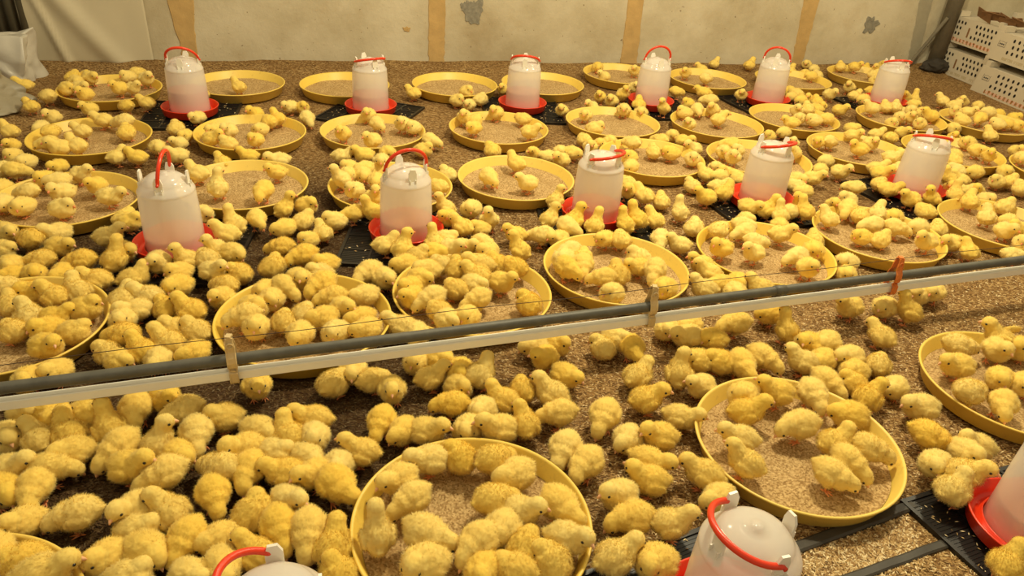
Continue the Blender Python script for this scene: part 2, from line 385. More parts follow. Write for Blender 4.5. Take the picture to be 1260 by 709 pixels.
CHICKS=[
(-616,647,16,17,'n','the only right-facing standing yellow chick in the bottom left corner pan'),
(-510,665,0,7,'s','right-facing huddled yellow chick, first from left, on litter at bottom left'),
(-657,668,16,196,'s','the only left-facing huddled yellow chick in the bottom left corner pan'),
(-427,672,0,312,'s','the only front-facing huddled yellow chick on litter at bottom left'),
(-707,676,16,305,'s','the only front-facing huddled yellow chick in the bottom left corner pan'),
(-387,694,0,296,'n','the only front-facing standing yellow chick on litter at bottom left'),
(-556,695,0,239,'s','the only left-facing huddled yellow chick beside the bottom left corner pan'),
(-219,697,0,137,'s','left-facing huddled yellow chick, first from left, beside the large bottom centre pan'),
(-505,710,0,342,'s','right-facing huddled yellow chick, third from left, on litter at bottom left'),
(-13,712,16,241,'s','left-facing huddled yellow chick, second from left, in the large bottom centre pan'),
(-98,714,16,199,'s','left-facing huddled yellow chick, first from left, in the large bottom centre pan'),
(35,716,16,165,'s','left-facing huddled yellow chick, rightmost, in the large bottom centre pan'),
(-346,720,0,158,'n','left-facing standing yellow chick, rightmost, on litter at bottom left'),
(89,737,16,117,'s','rear-view huddled yellow chick, rightmost, in the large bottom centre pan'),
(-458,738,0,260,'d','the only left-facing pecking yellow chick on litter at bottom left'),
(-238,741,0,91,'n','rear-view standing yellow chick, left of two, beside the large bottom centre pan'),
(-412,742,0,224,'s','the only left-facing huddled yellow chick on litter at bottom left'),
(-535,745,0,355,'s','right-facing huddled yellow chick, second from left, on litter at bottom left'),
(-712,747,0,230,'s','left-facing huddled yellow chick, left of two, on dark litter at left edge'),
(187,754,9,31,'n','right-facing standing yellow chick, right of two, beside the large bottom centre pan'),
(247,754,9,202,'s','the only left-facing huddled yellow chick around the big front drinker'),
(-23,756,16,225,'d','left-facing pecking yellow chick, right of two, in the large bottom centre pan'),
(-174,756,16,107,'u','the only rear-view upright yellow chick in the large bottom centre pan'),
(49,759,16,85,'s','rear-view huddled yellow chick, second from left, in the large bottom centre pan'),
(-100,760,16,336,'d','right-facing pecking yellow chick, first from left, in the large bottom centre pan'),
(-282,764,0,280,'d','front-facing pecking yellow chick, left of two, beside the large bottom centre pan'),
(-637,765,0,195,'d','left-facing pecking yellow chick, second from left, on dark litter at left edge'),
(-328,769,0,297,'d','the only front-facing pecking yellow chick on litter at bottom left'),
(112,776,16,346,'n','right-facing standing yellow chick, right of two, in the large bottom centre pan'),
(-503,783,0,147,'n','left-facing standing yellow chick, second from left, on litter at bottom left'),
(-557,785,0,231,'n','left-facing standing yellow chick, first from left, on litter at bottom left'),
(13,787,16,246,'s','the only front-facing huddled yellow chick in the large bottom centre pan'),
(-377,797,0,64,'s','right-facing huddled yellow chick, rightmost, on litter at bottom left'),
(805,798,9,44,'n','right-facing standing yellow chick, rightmost, around the drinker cut by right edge'),
(-776,802,0,340,'s','right-facing huddled yellow chick, first from left, on dark litter at left edge'),
(-730,809,0,275,'d','left-facing pecking yellow chick, first from left, on dark litter at left edge'),
(-330,824,0,327,'n','the only right-facing standing yellow chick on the dark litter at lower left'),
(39,824,16,346,'n','right-facing standing yellow chick, left of two, in the large bottom centre pan'),
(-452,827,0,300,'d','front-facing pecking yellow chick, right of two, on the dark litter at lower left'),
(282,829,9,7,'n','the only right-facing standing yellow chick around the big front drinker'),
(-135,831,16,223,'d','left-facing pecking yellow chick, left of two, in the large bottom centre pan'),
(221,840,0,185,'d','left-facing pecking yellow chick, rightmost, beside the large bottom centre pan'),
(-3,840,16,32,'d','right-facing pecking yellow chick, second from left, in the large bottom centre pan'),
(103,841,16,308,'d','right-facing pecking yellow chick, rightmost, in the large bottom centre pan'),
(-789,846,0,5,'n','right-facing standing yellow chick, left of two, on dark litter at left edge'),
(-728,854,0,19,'d','the only right-facing pecking yellow chick on dark litter at left edge'),
(-545,859,0,215,'d','left-facing pecking yellow chick, first from left, on the dark litter at lower left'),
(-262,862,0,314,'d','the only right-facing pecking yellow chick beside the large bottom centre pan'),
(-606,869,0,354,'n','right-facing standing yellow chick, right of two, on dark litter at left edge'),
(-162,878,16,227,'n','left-facing standing yellow chick, left of two, in the large bottom centre pan'),
(-460,880,0,160,'d','left-facing pecking yellow chick, third from left, on the dark litter at lower left'),
(-415,883,0,261,'d','left-facing pecking yellow chick, rightmost, on the dark litter at lower left'),
(-353,884,0,180,'n','left-facing standing yellow chick, second from left, on the dark litter at lower left'),
(-308,886,0,237,'n','left-facing standing yellow chick, rightmost, on the dark litter at lower left'),
(205,887,0,215,'n','left-facing standing yellow chick, rightmost, beside the large bottom centre pan'),
(-721,899,0,201,'s','left-facing huddled yellow chick, right of two, on dark litter at left edge'),
(374,900,0,219,'s','left-facing huddled yellow chick, first from left, beside the large lower right pan'),
(28,904,16,221,'s','left-facing huddled yellow chick, third from left, in the large bottom centre pan'),
(-543,905,0,299,'s','front-facing huddled yellow chick, left of two, on the dark litter at lower left'),
(-644,909,0,245,'d','left-facing pecking yellow chick, rightmost, on dark litter at left edge'),
(-273,916,0,250,'s','left-facing huddled yellow chick, right of two, on the dark litter at lower left'),
(-840,919,0,312,'s','front-facing huddled yellow chick, left of two, on dark litter at left edge'),
(-788,919,0,136,'n','the only rear-view standing yellow chick on dark litter at left edge'),
(-584,924,0,71,'u','the only right-facing upright yellow chick on dark litter at left edge'),
(-118,925,16,199,'n','left-facing standing yellow chick, right of two, in the large bottom centre pan'),
(-329,926,0,337,'s','right-facing huddled yellow chick, rightmost, on the dark litter at lower left'),
(260,928,0,185,'n','left-facing standing yellow chick, first from left, beside the large lower right pan'),
(-387,928,0,339,'s','right-facing huddled yellow chick, second from left, on the dark litter at lower left'),
(-437,929,0,210,'n','left-facing standing yellow chick, first from left, on the dark litter at lower left'),
(-9,931,16,41,'d','right-facing pecking yellow chick, third from left, in the large bottom centre pan'),
(-746,937,0,141,'n','the only left-facing standing yellow chick on dark litter at left edge'),
(-67,938,16,116,'s','rear-view huddled yellow chick, first from left, in the large bottom centre pan'),
(-240,947,0,174,'n','left-facing standing yellow chick, right of two, on litter below the left clip'),
(791,950,9,28,'n','right-facing standing yellow chick, first from left, around the drinker cut by right edge'),
(-684,955,0,129,'u','the only rear-view upright yellow chick on dark litter at left edge'),
(360,955,0,154,'n','left-facing standing yellow chick, rightmost, beside the large lower right pan'),
(151,957,0,227,'d','left-facing pecking yellow chick, second from left, beside the large bottom centre pan'),
(582,959,16,320,'d','right-facing pecking yellow chick, second from left, in the large lower right pan'),
(-533,959,0,292,'d','front-facing pecking yellow chick, left of two, on the dark litter at lower left'),
(-376,973,0,133,'n','left-facing standing yellow chick, third from left, on the dark litter at lower left'),
(434,973,16,142,'n','left-facing standing yellow chick, second from left, in the large lower right pan'),
(266,976,0,331,'n','right-facing standing yellow chick, first from left, beside the large lower right pan'),
(-331,976,0,282,'s','front-facing huddled yellow chick, right of two, on the dark litter at lower left'),
(-429,981,0,345,'s','right-facing huddled yellow chick, first from left, on the dark litter at lower left'),
(-803,982,0,312,'s','front-facing huddled yellow chick, right of two, on dark litter at left edge'),
(-739,983,0,338,'s','right-facing huddled yellow chick, rightmost, on dark litter at left edge'),
(-849,986,0,322,'s','right-facing huddled yellow chick, second from left, on dark litter at left edge'),
(116,989,0,249,'d','front-facing pecking yellow chick, right of two, beside the large bottom centre pan'),
(831,993,9,359,'n','right-facing standing yellow chick, second from left, around the drinker cut by right edge'),
(623,995,16,309,'d','right-facing pecking yellow chick, third from left, in the large lower right pan'),
(-664,1009,0,278,'d','the only front-facing pecking yellow chick on dark litter at left edge'),
(-179,1009,0,253,'s','left-facing huddled yellow chick, left of two, on litter below the left clip'),
(-505,1010,0,206,'s','left-facing huddled yellow chick, left of two, on the dark litter at lower left'),
(-134,1011,0,344,'n','right-facing standing yellow chick, left of two, beside the large bottom centre pan'),
(-579,1013,0,207,'d','left-facing pecking yellow chick, second from left, on the dark litter at lower left'),
(794,1020,9,208,'s','left-facing huddled yellow chick, rightmost, beside the large lower right pan'),
(-345,1022,0,179,'n','left-facing standing yellow chick, left of two, on litter below the left clip'),
(-4,1027,0,199,'n','left-facing standing yellow chick, first from left, beside the large bottom centre pan'),
(-221,1028,0,263,'d','the only front-facing pecking yellow chick on litter below the left clip'),
(-61,1030,0,232,'s','left-facing huddled yellow chick, second from left, beside the large bottom centre pan'),
(672,1031,16,346,'d','right-facing pecking yellow chick, rightmost, in the large lower right pan'),
(233,1032,0,247,'s','the only front-facing huddled yellow chick beside the large lower right pan'),
(440,1040,16,169,'n','left-facing standing yellow chick, first from left, in the large lower right pan'),
(615,1042,16,22,'n','right-facing standing yellow chick, right of two, in the large lower right pan'),
(293,1043,0,184,'n','left-facing standing yellow chick, second from left, beside the large lower right pan'),
(-628,1044,0,306,'n','the only front-facing standing yellow chick on dark litter at left edge'),
(43,1048,0,103,'n','rear-view standing yellow chick, right of two, beside the large bottom centre pan'),
(868,1054,9,278,'s','the only right-facing huddled yellow chick around the drinker cut by right edge'),
(-898,1069,0,284,'n',"front-facing standing yellow chick, left of two, beside the pan under the pipe's left end"),
(559,1083,16,184,'d','the only left-facing pecking yellow chick in the large lower right pan'),
(903,1083,0,165,'n','left-facing standing yellow chick, right of two, beside the lower pan at right edge'),
(106,1085,0,187,'d','left-facing pecking yellow chick, first from left, beside the large bottom centre pan'),
(-40,1086,0,221,'s','left-facing huddled yellow chick, third from left, beside the large bottom centre pan'),
(194,1088,0,249,'d','front-facing pecking yellow chick, left of two, on litter below the middle clip'),
(-98,1092,0,175,'d','the only left-facing pecking yellow chick on litter below the left clip'),
(819,1098,0,333,'d','the only right-facing pecking yellow chick beside the large lower right pan'),
(-475,1102,0,297,'n','front-facing standing yellow chick, left of two, beside the crowded pan left of centre'),
(-865,1102,0,255,'s',"left-facing huddled yellow chick, third from left, beside the pan under the pipe's left end"),
(343,1105,0,342,'n','right-facing standing yellow chick, second from left, beside the large lower right pan'),
(467,1112,16,7,'n','right-facing standing yellow chick, left of two, in the large lower right pan'),
(-1,1116,0,160,'n','left-facing standing yellow chick, second from left, beside the large bottom centre pan'),
(-217,1118,0,281,'n','the only front-facing standing yellow chick on litter below the left clip'),
(-334,1128,0,71,'s','right-facing huddled yellow chick, first from left, on litter below the left clip'),
(671,1129,16,188,'s','left-facing huddled yellow chick, right of two, in the large lower right pan'),
(93,1142,0,151,'n','left-facing standing yellow chick, left of two, on litter below the middle clip'),
(-764,1149,0,304,'s',"front-facing huddled yellow chick, right of two, beside the pan under the pipe's left end"),
(281,1149,0,25,'n','right-facing standing yellow chick, rightmost, on litter below the middle clip'),
(-262,1150,0,37,'s','right-facing huddled yellow chick, second from left, on litter below the left clip'),
(-91,1150,0,310,'s','right-facing huddled yellow chick, rightmost, on litter below the left clip'),
(36,1154,0,116,'s','left-facing huddled yellow chick, rightmost, beside the large bottom centre pan'),
(-908,1156,16,350,'n',"right-facing standing yellow chick, left of two, in the pan under the pipe's left end"),
(-693,1162,0,290,'s','the only front-facing huddled yellow chick beside the crowded pan left of centre'),
(474,1165,16,227,'s','left-facing huddled yellow chick, left of two, in the large lower right pan'),
(-149,1168,0,31,'n','the only right-facing standing yellow chick on litter below the left clip'),
(-306,1174,0,275,'n','front-facing standing yellow chick, right of two, beside the crowded pan left of centre'),
(-801,1176,0,133,'s',"rear-view huddled yellow chick, left of two, beside the pan under the pipe's left end"),
(544,1180,16,189,'n','left-facing standing yellow chick, rightmost, in the large lower right pan'),
(-734,1183,0,147,'n',"left-facing standing yellow chick, third from left, beside the pan under the pipe's left end"),
(618,1185,16,282,'d','right-facing pecking yellow chick, first from left, in the large lower right pan'),
(-52,1185,0,50,'n','right-facing standing yellow chick, rightmost, beside the crowded pan at centre'),
(843,1189,0,192,'n','left-facing standing yellow chick, left of two, beside the lower pan at right edge'),
(-634,1192,0,237,'s','left-facing huddled yellow chick, second from left, beside the crowded pan left of centre'),
(-96,1198,0,252,'s','left-facing huddled yellow chick, second from left, beside the crowded pan at centre'),
(1010,1201,16,237,'d','the only front-facing pecking yellow chick in the lower pan at right edge'),
(-1004,1201,16,158,'s',"left-facing huddled yellow chick, second from left, in the pan under the pipe's left end"),
(743,1206,0,49,'n','right-facing standing yellow chick, rightmost, beside the large lower right pan'),
(402,1208,0,224,'n','left-facing standing yellow chick, third from left, beside the large lower right pan'),
(123,1212,0,308,'n','right-facing standing yellow chick, first from left, on litter below the middle clip'),
(-695,1212,0,157,'n','left-facing standing yellow chick, first from left, beside the crowded pan left of centre'),
(-942,1214,16,229,'s',"left-facing huddled yellow chick, rightmost, in the pan under the pipe's left end"),
(-887,1214,16,5,'s',"right-facing huddled yellow chick, left of two, in the pan under the pipe's left end"),
(-186,1221,0,257,'s','left-facing huddled yellow chick, right of two, on litter below the left clip'),
(273,1224,0,50,'n','right-facing standing yellow chick, second from left, on litter below the middle clip'),
(954,1226,16,16,'d','right-facing pecking yellow chick, right of two, in the lower pan at right edge'),
(-794,1229,0,170,'d',"left-facing pecking yellow chick, rightmost, beside the pan under the pipe's left end"),
(-141,1235,0,286,'s','front-facing huddled yellow chick, right of two, beside the crowded pan at centre'),
(359,1238,0,85,'u','the only rear-view upright yellow chick on litter below the middle clip'),
(-998,1249,16,125,'n',"the only rear-view standing yellow chick in the pan under the pipe's left end"),
(673,1251,0,307,'d','right-facing pecking yellow chick, right of two, on open litter right of centre'),
(819,1256,0,228,'s','the only left-facing huddled yellow chick beside the lower pan at right edge'),
(-953,1258,16,25,'n',"right-facing standing yellow chick, right of two, in the pan under the pipe's left end"),
(735,1262,0,114,'s','left-facing huddled yellow chick, rightmost, on open litter right of centre'),
(-437,1264,16,273,'s','front-facing huddled yellow chick, right of two, in the crowded pan left of centre'),
(80,1265,0,242,'n','the only left-facing standing yellow chick beside the crowded pan at centre'),
(-660,1265,0,158,'s','left-facing huddled yellow chick, third from left, beside the crowded pan left of centre'),
(-709,1271,0,174,'s','left-facing huddled yellow chick, first from left, beside the crowded pan left of centre'),
(-534,1277,16,280,'s','front-facing huddled yellow chick, left of two, in the crowded pan left of centre'),
(1099,1280,16,210,'s','left-facing huddled yellow chick, rightmost, in the lower pan at right edge'),
(-825,1284,0,279,'n',"front-facing standing yellow chick, right of two, beside the pan under the pipe's left end"),
(-369,1285,16,234,'s','left-facing huddled yellow chick, fourth from left, in the crowded pan left of centre'),
(501,1287,0,278,'d','the only front-facing pecking yellow chick on open litter right of centre'),
(-1069,1295,16,120,'s',"the only rear-view huddled yellow chick in the pan under the pipe's left end"),
(-908,1296,16,19,'s',"right-facing huddled yellow chick, right of two, in the pan under the pipe's left end"),
(1056,1297,16,216,'s','left-facing huddled yellow chick, first from left, in the lower pan at right edge'),
(-306,1300,16,222,'s','left-facing huddled yellow chick, rightmost, in the crowded pan left of centre'),
(458,1301,0,144,'s','left-facing huddled yellow chick, second from left, beside the large lower right pan'),
(412,1303,0,165,'s','left-facing huddled yellow chick, right of two, on litter below the middle clip'),
(749,1306,0,186,'s','left-facing huddled yellow chick, fourth from left, on open litter right of centre'),
(-484,1306,16,114,'s','rear-view huddled yellow chick, left of two, in the crowded pan left of centre'),
(-569,1306,16,197,'d','left-facing pecking yellow chick, first from left, in the crowded pan left of centre'),
(57,1311,0,231,'s','left-facing huddled yellow chick, rightmost, beside the crowded pan at centre'),
(-198,1313,0,278,'s','front-facing huddled yellow chick, left of two, beside the crowded pan at centre'),
(645,1319,0,165,'n','left-facing standing yellow chick, left of two, on open litter right of centre'),
(556,1320,0,322,'d','right-facing pecking yellow chick, left of two, on open litter right of centre'),
(207,1323,0,110,'s','left-facing huddled yellow chick, left of two, on litter below the middle clip'),
(107,1323,0,320,'s','right-facing huddled yellow chick, rightmost, beside the crowded pan at centre'),
(272,1325,0,276,'d','front-facing pecking yellow chick, right of two, on litter below the middle clip'),
(-404,1325,16,213,'s','left-facing huddled yellow chick, third from left, in the crowded pan left of centre'),
(977,1325,16,190,'n','the only left-facing standing yellow chick in the lower pan at right edge'),
(-816,1329,0,214,'n',"left-facing standing yellow chick, second from left, beside the pan under the pipe's left end"),
(-992,1330,16,154,'n',"left-facing standing yellow chick, left of two, in the pan under the pipe's left end"),
(690,1331,0,229,'s','left-facing huddled yellow chick, third from left, on open litter right of centre'),
(815,1335,0,73,'s','the only rear-view huddled yellow chick on litter below the orange clip'),
(-699,1335,0,162,'n','left-facing standing yellow chick, second from left, beside the crowded pan left of centre'),
(-452,1339,16,96,'s','rear-view huddled yellow chick, right of two, in the crowded pan left of centre'),
(-235,1339,0,164,'n','left-facing standing yellow chick, rightmost, beside the crowded pan left of centre'),
(-326,1340,16,221,'s','left-facing huddled yellow chick, fifth from left, in the crowded pan left of centre'),
(-1050,1345,16,169,'s',"left-facing huddled yellow chick, third from left, in the pan under the pipe's left end"),
(-760,1348,0,113,'s',"rear-view huddled yellow chick, right of two, beside the pan under the pipe's left end"),
(-565,1350,16,325,'s','the only right-facing huddled yellow chick in the crowded pan left of centre'),
(755,1351,0,210,'n','left-facing standing yellow chick, first from left, on litter below the orange clip'),
(-1115,1358,16,191,'s',"left-facing huddled yellow chick, first from left, in the pan under the pipe's left end"),
(-137,1358,16,276,'s','the only front-facing huddled yellow chick in the crowded pan at centre'),
(237,1358,0,299,'s','the only right-facing huddled yellow chick on litter below the middle clip'),
(-862,1362,0,89,'n',"right-facing standing yellow chick, left of two, beside the pan under the pipe's left end"),
(-960,1362,16,144,'n',"left-facing standing yellow chick, right of two, in the pan under the pipe's left end"),
(-372,1371,16,298,'n','the only front-facing standing yellow chick in the crowded pan left of centre'),
(-811,1377,0,166,'n',"left-facing standing yellow chick, rightmost, beside the pan under the pipe's left end"),
(-96,1378,16,253,'s','left-facing huddled yellow chick, fifth from left, in the crowded pan at centre'),
(403,1387,0,202,'n','left-facing standing yellow chick, right of two, on litter below the middle clip'),
(459,1389,0,176,'s','left-facing huddled yellow chick, first from left, on open litter right of centre'),
(-539,1391,16,259,'s','left-facing huddled yellow chick, second from left, in the crowded pan left of centre'),
(677,1392,0,208,'n','left-facing standing yellow chick, right of two, on open litter right of centre'),
(-161,1396,16,154,'s','left-facing huddled yellow chick, second from left, in the crowded pan at centre'),
(1101,1397,16,246,'n','the only front-facing standing yellow chick in the lower pan at right edge'),
(-654,1399,0,261,'n','left-facing standing yellow chick, third from left, beside the crowded pan left of centre'),
(1016,1400,16,351,'d','right-facing pecking yellow chick, left of two, in the lower pan at right edge'),
(722,1402,0,224,'s','the only left-facing huddled yellow chick on litter below the orange clip'),
(-406,1411,16,191,'d','left-facing pecking yellow chick, rightmost, in the crowded pan left of centre'),
(360,1415,0,236,'s','left-facing huddled yellow chick, left of two, beside the pan behind the middle clip'),
(1166,1418,16,215,'s','left-facing huddled yellow chick, second from left, in the lower pan at right edge'),
(-565,1429,16,233,'s','left-facing huddled yellow chick, first from left, in the crowded pan left of centre'),
(-1157,1434,0,235,'s',"left-facing huddled yellow chick, second from left, beside the pan under the pipe's left end"),
(-957,1434,0,176,'n',"left-facing standing yellow chick, first from left, beside the pan under the pipe's left end"),
(-184,1435,16,217,'d','left-facing pecking yellow chick, left of two, in the crowded pan at centre'),
(-338,1435,16,220,'s','left-facing huddled yellow chick, sixth from left, in the crowded pan left of centre'),
(1124,1436,16,139,'u','the only left-facing upright yellow chick in the lower pan at right edge'),
(-520,1436,16,326,'d','the only right-facing pecking yellow chick in the crowded pan left of centre'),
(-775,1438,0,223,'s','left-facing huddled yellow chick, first from left, around the leftmost middle-row drinker'),
(641,1439,0,110,'u','the only left-facing upright yellow chick on open litter right of centre'),
(-229,1440,16,257,'n','left-facing standing yellow chick, second from left, in the crowded pan at centre'),
(417,1443,0,234,'s','left-facing huddled yellow chick, right of two, beside the pan behind the middle clip'),
(-664,1444,0,154,'d','left-facing pecking yellow chick, first from left, beside the crowded pan left of centre'),
(-1109,1444,0,310,'s',"front-facing huddled yellow chick, left of two, beside the pan under the pipe's left end"),
(-78,1447,16,215,'d','left-facing pecking yellow chick, right of two, in the crowded pan at centre'),
(866,1448,0,115,'n','left-facing standing yellow chick, third from left, on litter below the orange clip'),
(523,1450,0,186,'d','the only left-facing pecking yellow chick on open litter right of centre'),
(-880,1451,0,44,'n',"right-facing standing yellow chick, right of two, beside the pan under the pipe's left end"),
(42,1454,16,104,'s','the only rear-view huddled yellow chick in the crowded pan at centre'),
(-443,1457,16,226,'d','left-facing pecking yellow chick, second from left, in the crowded pan left of centre'),
(-1048,1457,0,266,'s',"left-facing huddled yellow chick, rightmost, beside the pan under the pipe's left end"),
(-1184,1471,0,272,'s',"left-facing huddled yellow chick, first from left, beside the pan under the pipe's left end"),
(-500,1476,16,315,'n','the only right-facing standing yellow chick in the crowded pan left of centre'),
(-240,1483,16,232,'n','left-facing standing yellow chick, first from left, in the crowded pan at centre'),
(-791,1489,9,228,'s','left-facing huddled yellow chick, second from left, around the leftmost middle-row drinker'),
(-133,1492,16,150,'s','left-facing huddled yellow chick, fourth from left, in the crowded pan at centre'),
(-1025,1496,9,186,'d',"left-facing pecking yellow chick, second from left, beside the pan under the pipe's left end"),
(-714,1500,9,344,'n','right-facing standing yellow chick, rightmost, around the leftmost middle-row drinker'),
(-1127,1504,0,178,'d',"left-facing pecking yellow chick, first from left, beside the pan under the pipe's left end"),
(-92,1512,16,303,'s','right-facing huddled yellow chick, rightmost, in the crowded pan at centre'),
(-952,1513,9,88,'u','the only right-facing upright yellow chick around the leftmost middle-row drinker'),
(621,1513,0,216,'s','left-facing huddled yellow chick, second from left, on open litter right of centre'),
(-658,1517,0,151,'s','left-facing huddled yellow chick, fourth from left, beside the crowded pan left of centre'),
(-852,1519,9,294,'n','the only front-facing standing yellow chick around the leftmost middle-row drinker'),
(-223,1524,16,300,'s','right-facing huddled yellow chick, first from left, in the crowded pan at centre'),
(240,1527,16,227,'s','left-facing huddled yellow chick, second from left, in the pan behind the middle clip'),
(-27,1536,16,323,'n','the only right-facing standing yellow chick in the crowded pan at centre'),
(-312,1540,0,299,'n','right-facing standing yellow chick, first from left, beside the crowded pan at centre'),
(-793,1541,9,206,'u','left-facing upright yellow chick, first from left, around the leftmost middle-row drinker'),
(-1249,1548,0,327,'s','right-facing huddled yellow chick, first from left, beside the third pan by the left'),
(-473,1550,0,198,'s','left-facing huddled yellow chick, fifth from left, beside the crowded pan left of centre'),
(-749,1554,9,145,'s','left-facing huddled yellow chick, rightmost, around the leftmost middle-row drinker'),
(-355,1555,0,227,'d','left-facing pecking yellow chick, rightmost, beside the crowded pan left of centre'),
(-86,1557,16,149,'n','left-facing standing yellow chick, third from left, in the crowded pan at centre'),
(-589,1559,0,59,'s','the only right-facing huddled yellow chick beside the crowded pan left of centre'),
(-960,1563,9,328,'n','right-facing standing yellow chick, second from left, around the leftmost middle-row drinker'),
(976,1565,0,162,'u','the only left-facing upright yellow chick beside the lower pan at right edge'),
(834,1569,0,215,'n','left-facing standing yellow chick, second from left, on litter below the orange clip'),
(372,1571,16,213,'s','left-facing huddled yellow chick, rightmost, in the pan behind the middle clip'),
(-214,1575,16,180,'s','left-facing huddled yellow chick, first from left, in the crowded pan at centre'),
(-1126,1575,0,344,'n','right-facing standing yellow chick, right of two, beside the third pan by the left'),
(927,1583,0,222,'n','left-facing standing yellow chick, rightmost, on litter below the orange clip'),
(-138,1590,16,76,'s','right-facing huddled yellow chick, second from left, in the crowded pan at centre'),
(-1205,1594,0,144,'d','the only left-facing pecking yellow chick beside the third pan by the left'),
(-470,1596,0,214,'s','left-facing huddled yellow chick, rightmost, beside the crowded pan left of centre'),
(225,1597,16,177,'d','left-facing pecking yellow chick, right of two, in the pan behind the middle clip'),
(-701,1598,9,345,'s','the only right-facing huddled yellow chick around the leftmost middle-row drinker'),
(-747,1603,9,247,'u','left-facing upright yellow chick, second from left, around the leftmost middle-row drinker'),
(558,1605,0,240,'s','left-facing huddled yellow chick, second from left, beside the crowded pan right of centre'),
(-180,1606,16,152,'s','left-facing huddled yellow chick, third from left, in the crowded pan at centre'),
(482,1607,0,170,'n','left-facing standing yellow chick, rightmost, beside the pan behind the middle clip'),
(-82,1611,16,176,'n','left-facing standing yellow chick, rightmost, in the crowded pan at centre'),
(2,1613,16,146,'s','left-facing huddled yellow chick, rightmost, in the crowded pan at centre'),
(-532,1615,0,209,'d','left-facing pecking yellow chick, third from left, beside the crowded pan left of centre'),
(-273,1615,0,217,'s','left-facing huddled yellow chick, first from left, beside the crowded pan at centre'),
(262,1624,16,101,'s','the only rear-view huddled yellow chick in the pan behind the middle clip'),
(628,1625,0,167,'n','left-facing standing yellow chick, rightmost, beside the crowded pan right of centre'),
(135,1626,16,307,'d','the only right-facing pecking yellow chick in the pan behind the middle clip'),
(-1290,1627,0,321,'n','right-facing standing yellow chick, left of two, beside the third pan by the left'),
(-1027,1627,9,19,'n','right-facing standing yellow chick, first from left, around the leftmost middle-row drinker'),
(-42,1633,16,145,'s','left-facing huddled yellow chick, sixth from left, in the crowded pan at centre'),
(527,1638,0,211,'s','left-facing huddled yellow chick, first from left, beside the crowded pan right of centre'),
(-1166,1641,0,248,'n','the only left-facing standing yellow chick beside the third pan by the left'),
(359,1646,16,254,'d','front-facing pecking yellow chick, right of two, in the pan behind the middle clip'),
(574,1650,0,239,'s','left-facing huddled yellow chick, third from left, beside the crowded pan right of centre'),
(-249,1653,9,35,'s','right-facing huddled yellow chick, first from left, beside the crowded pan at centre'),
(176,1654,16,270,'d','front-facing pecking yellow chick, left of two, in the pan behind the middle clip'),
(-599,1657,0,181,'d','left-facing pecking yellow chick, second from left, beside the crowded pan left of centre'),
(1040,1661,0,225,'s','left-facing huddled yellow chick, right of two, beside the pan behind the orange clip'),
(323,1674,16,196,'n','left-facing standing yellow chick, right of two, in the pan behind the middle clip'),
]
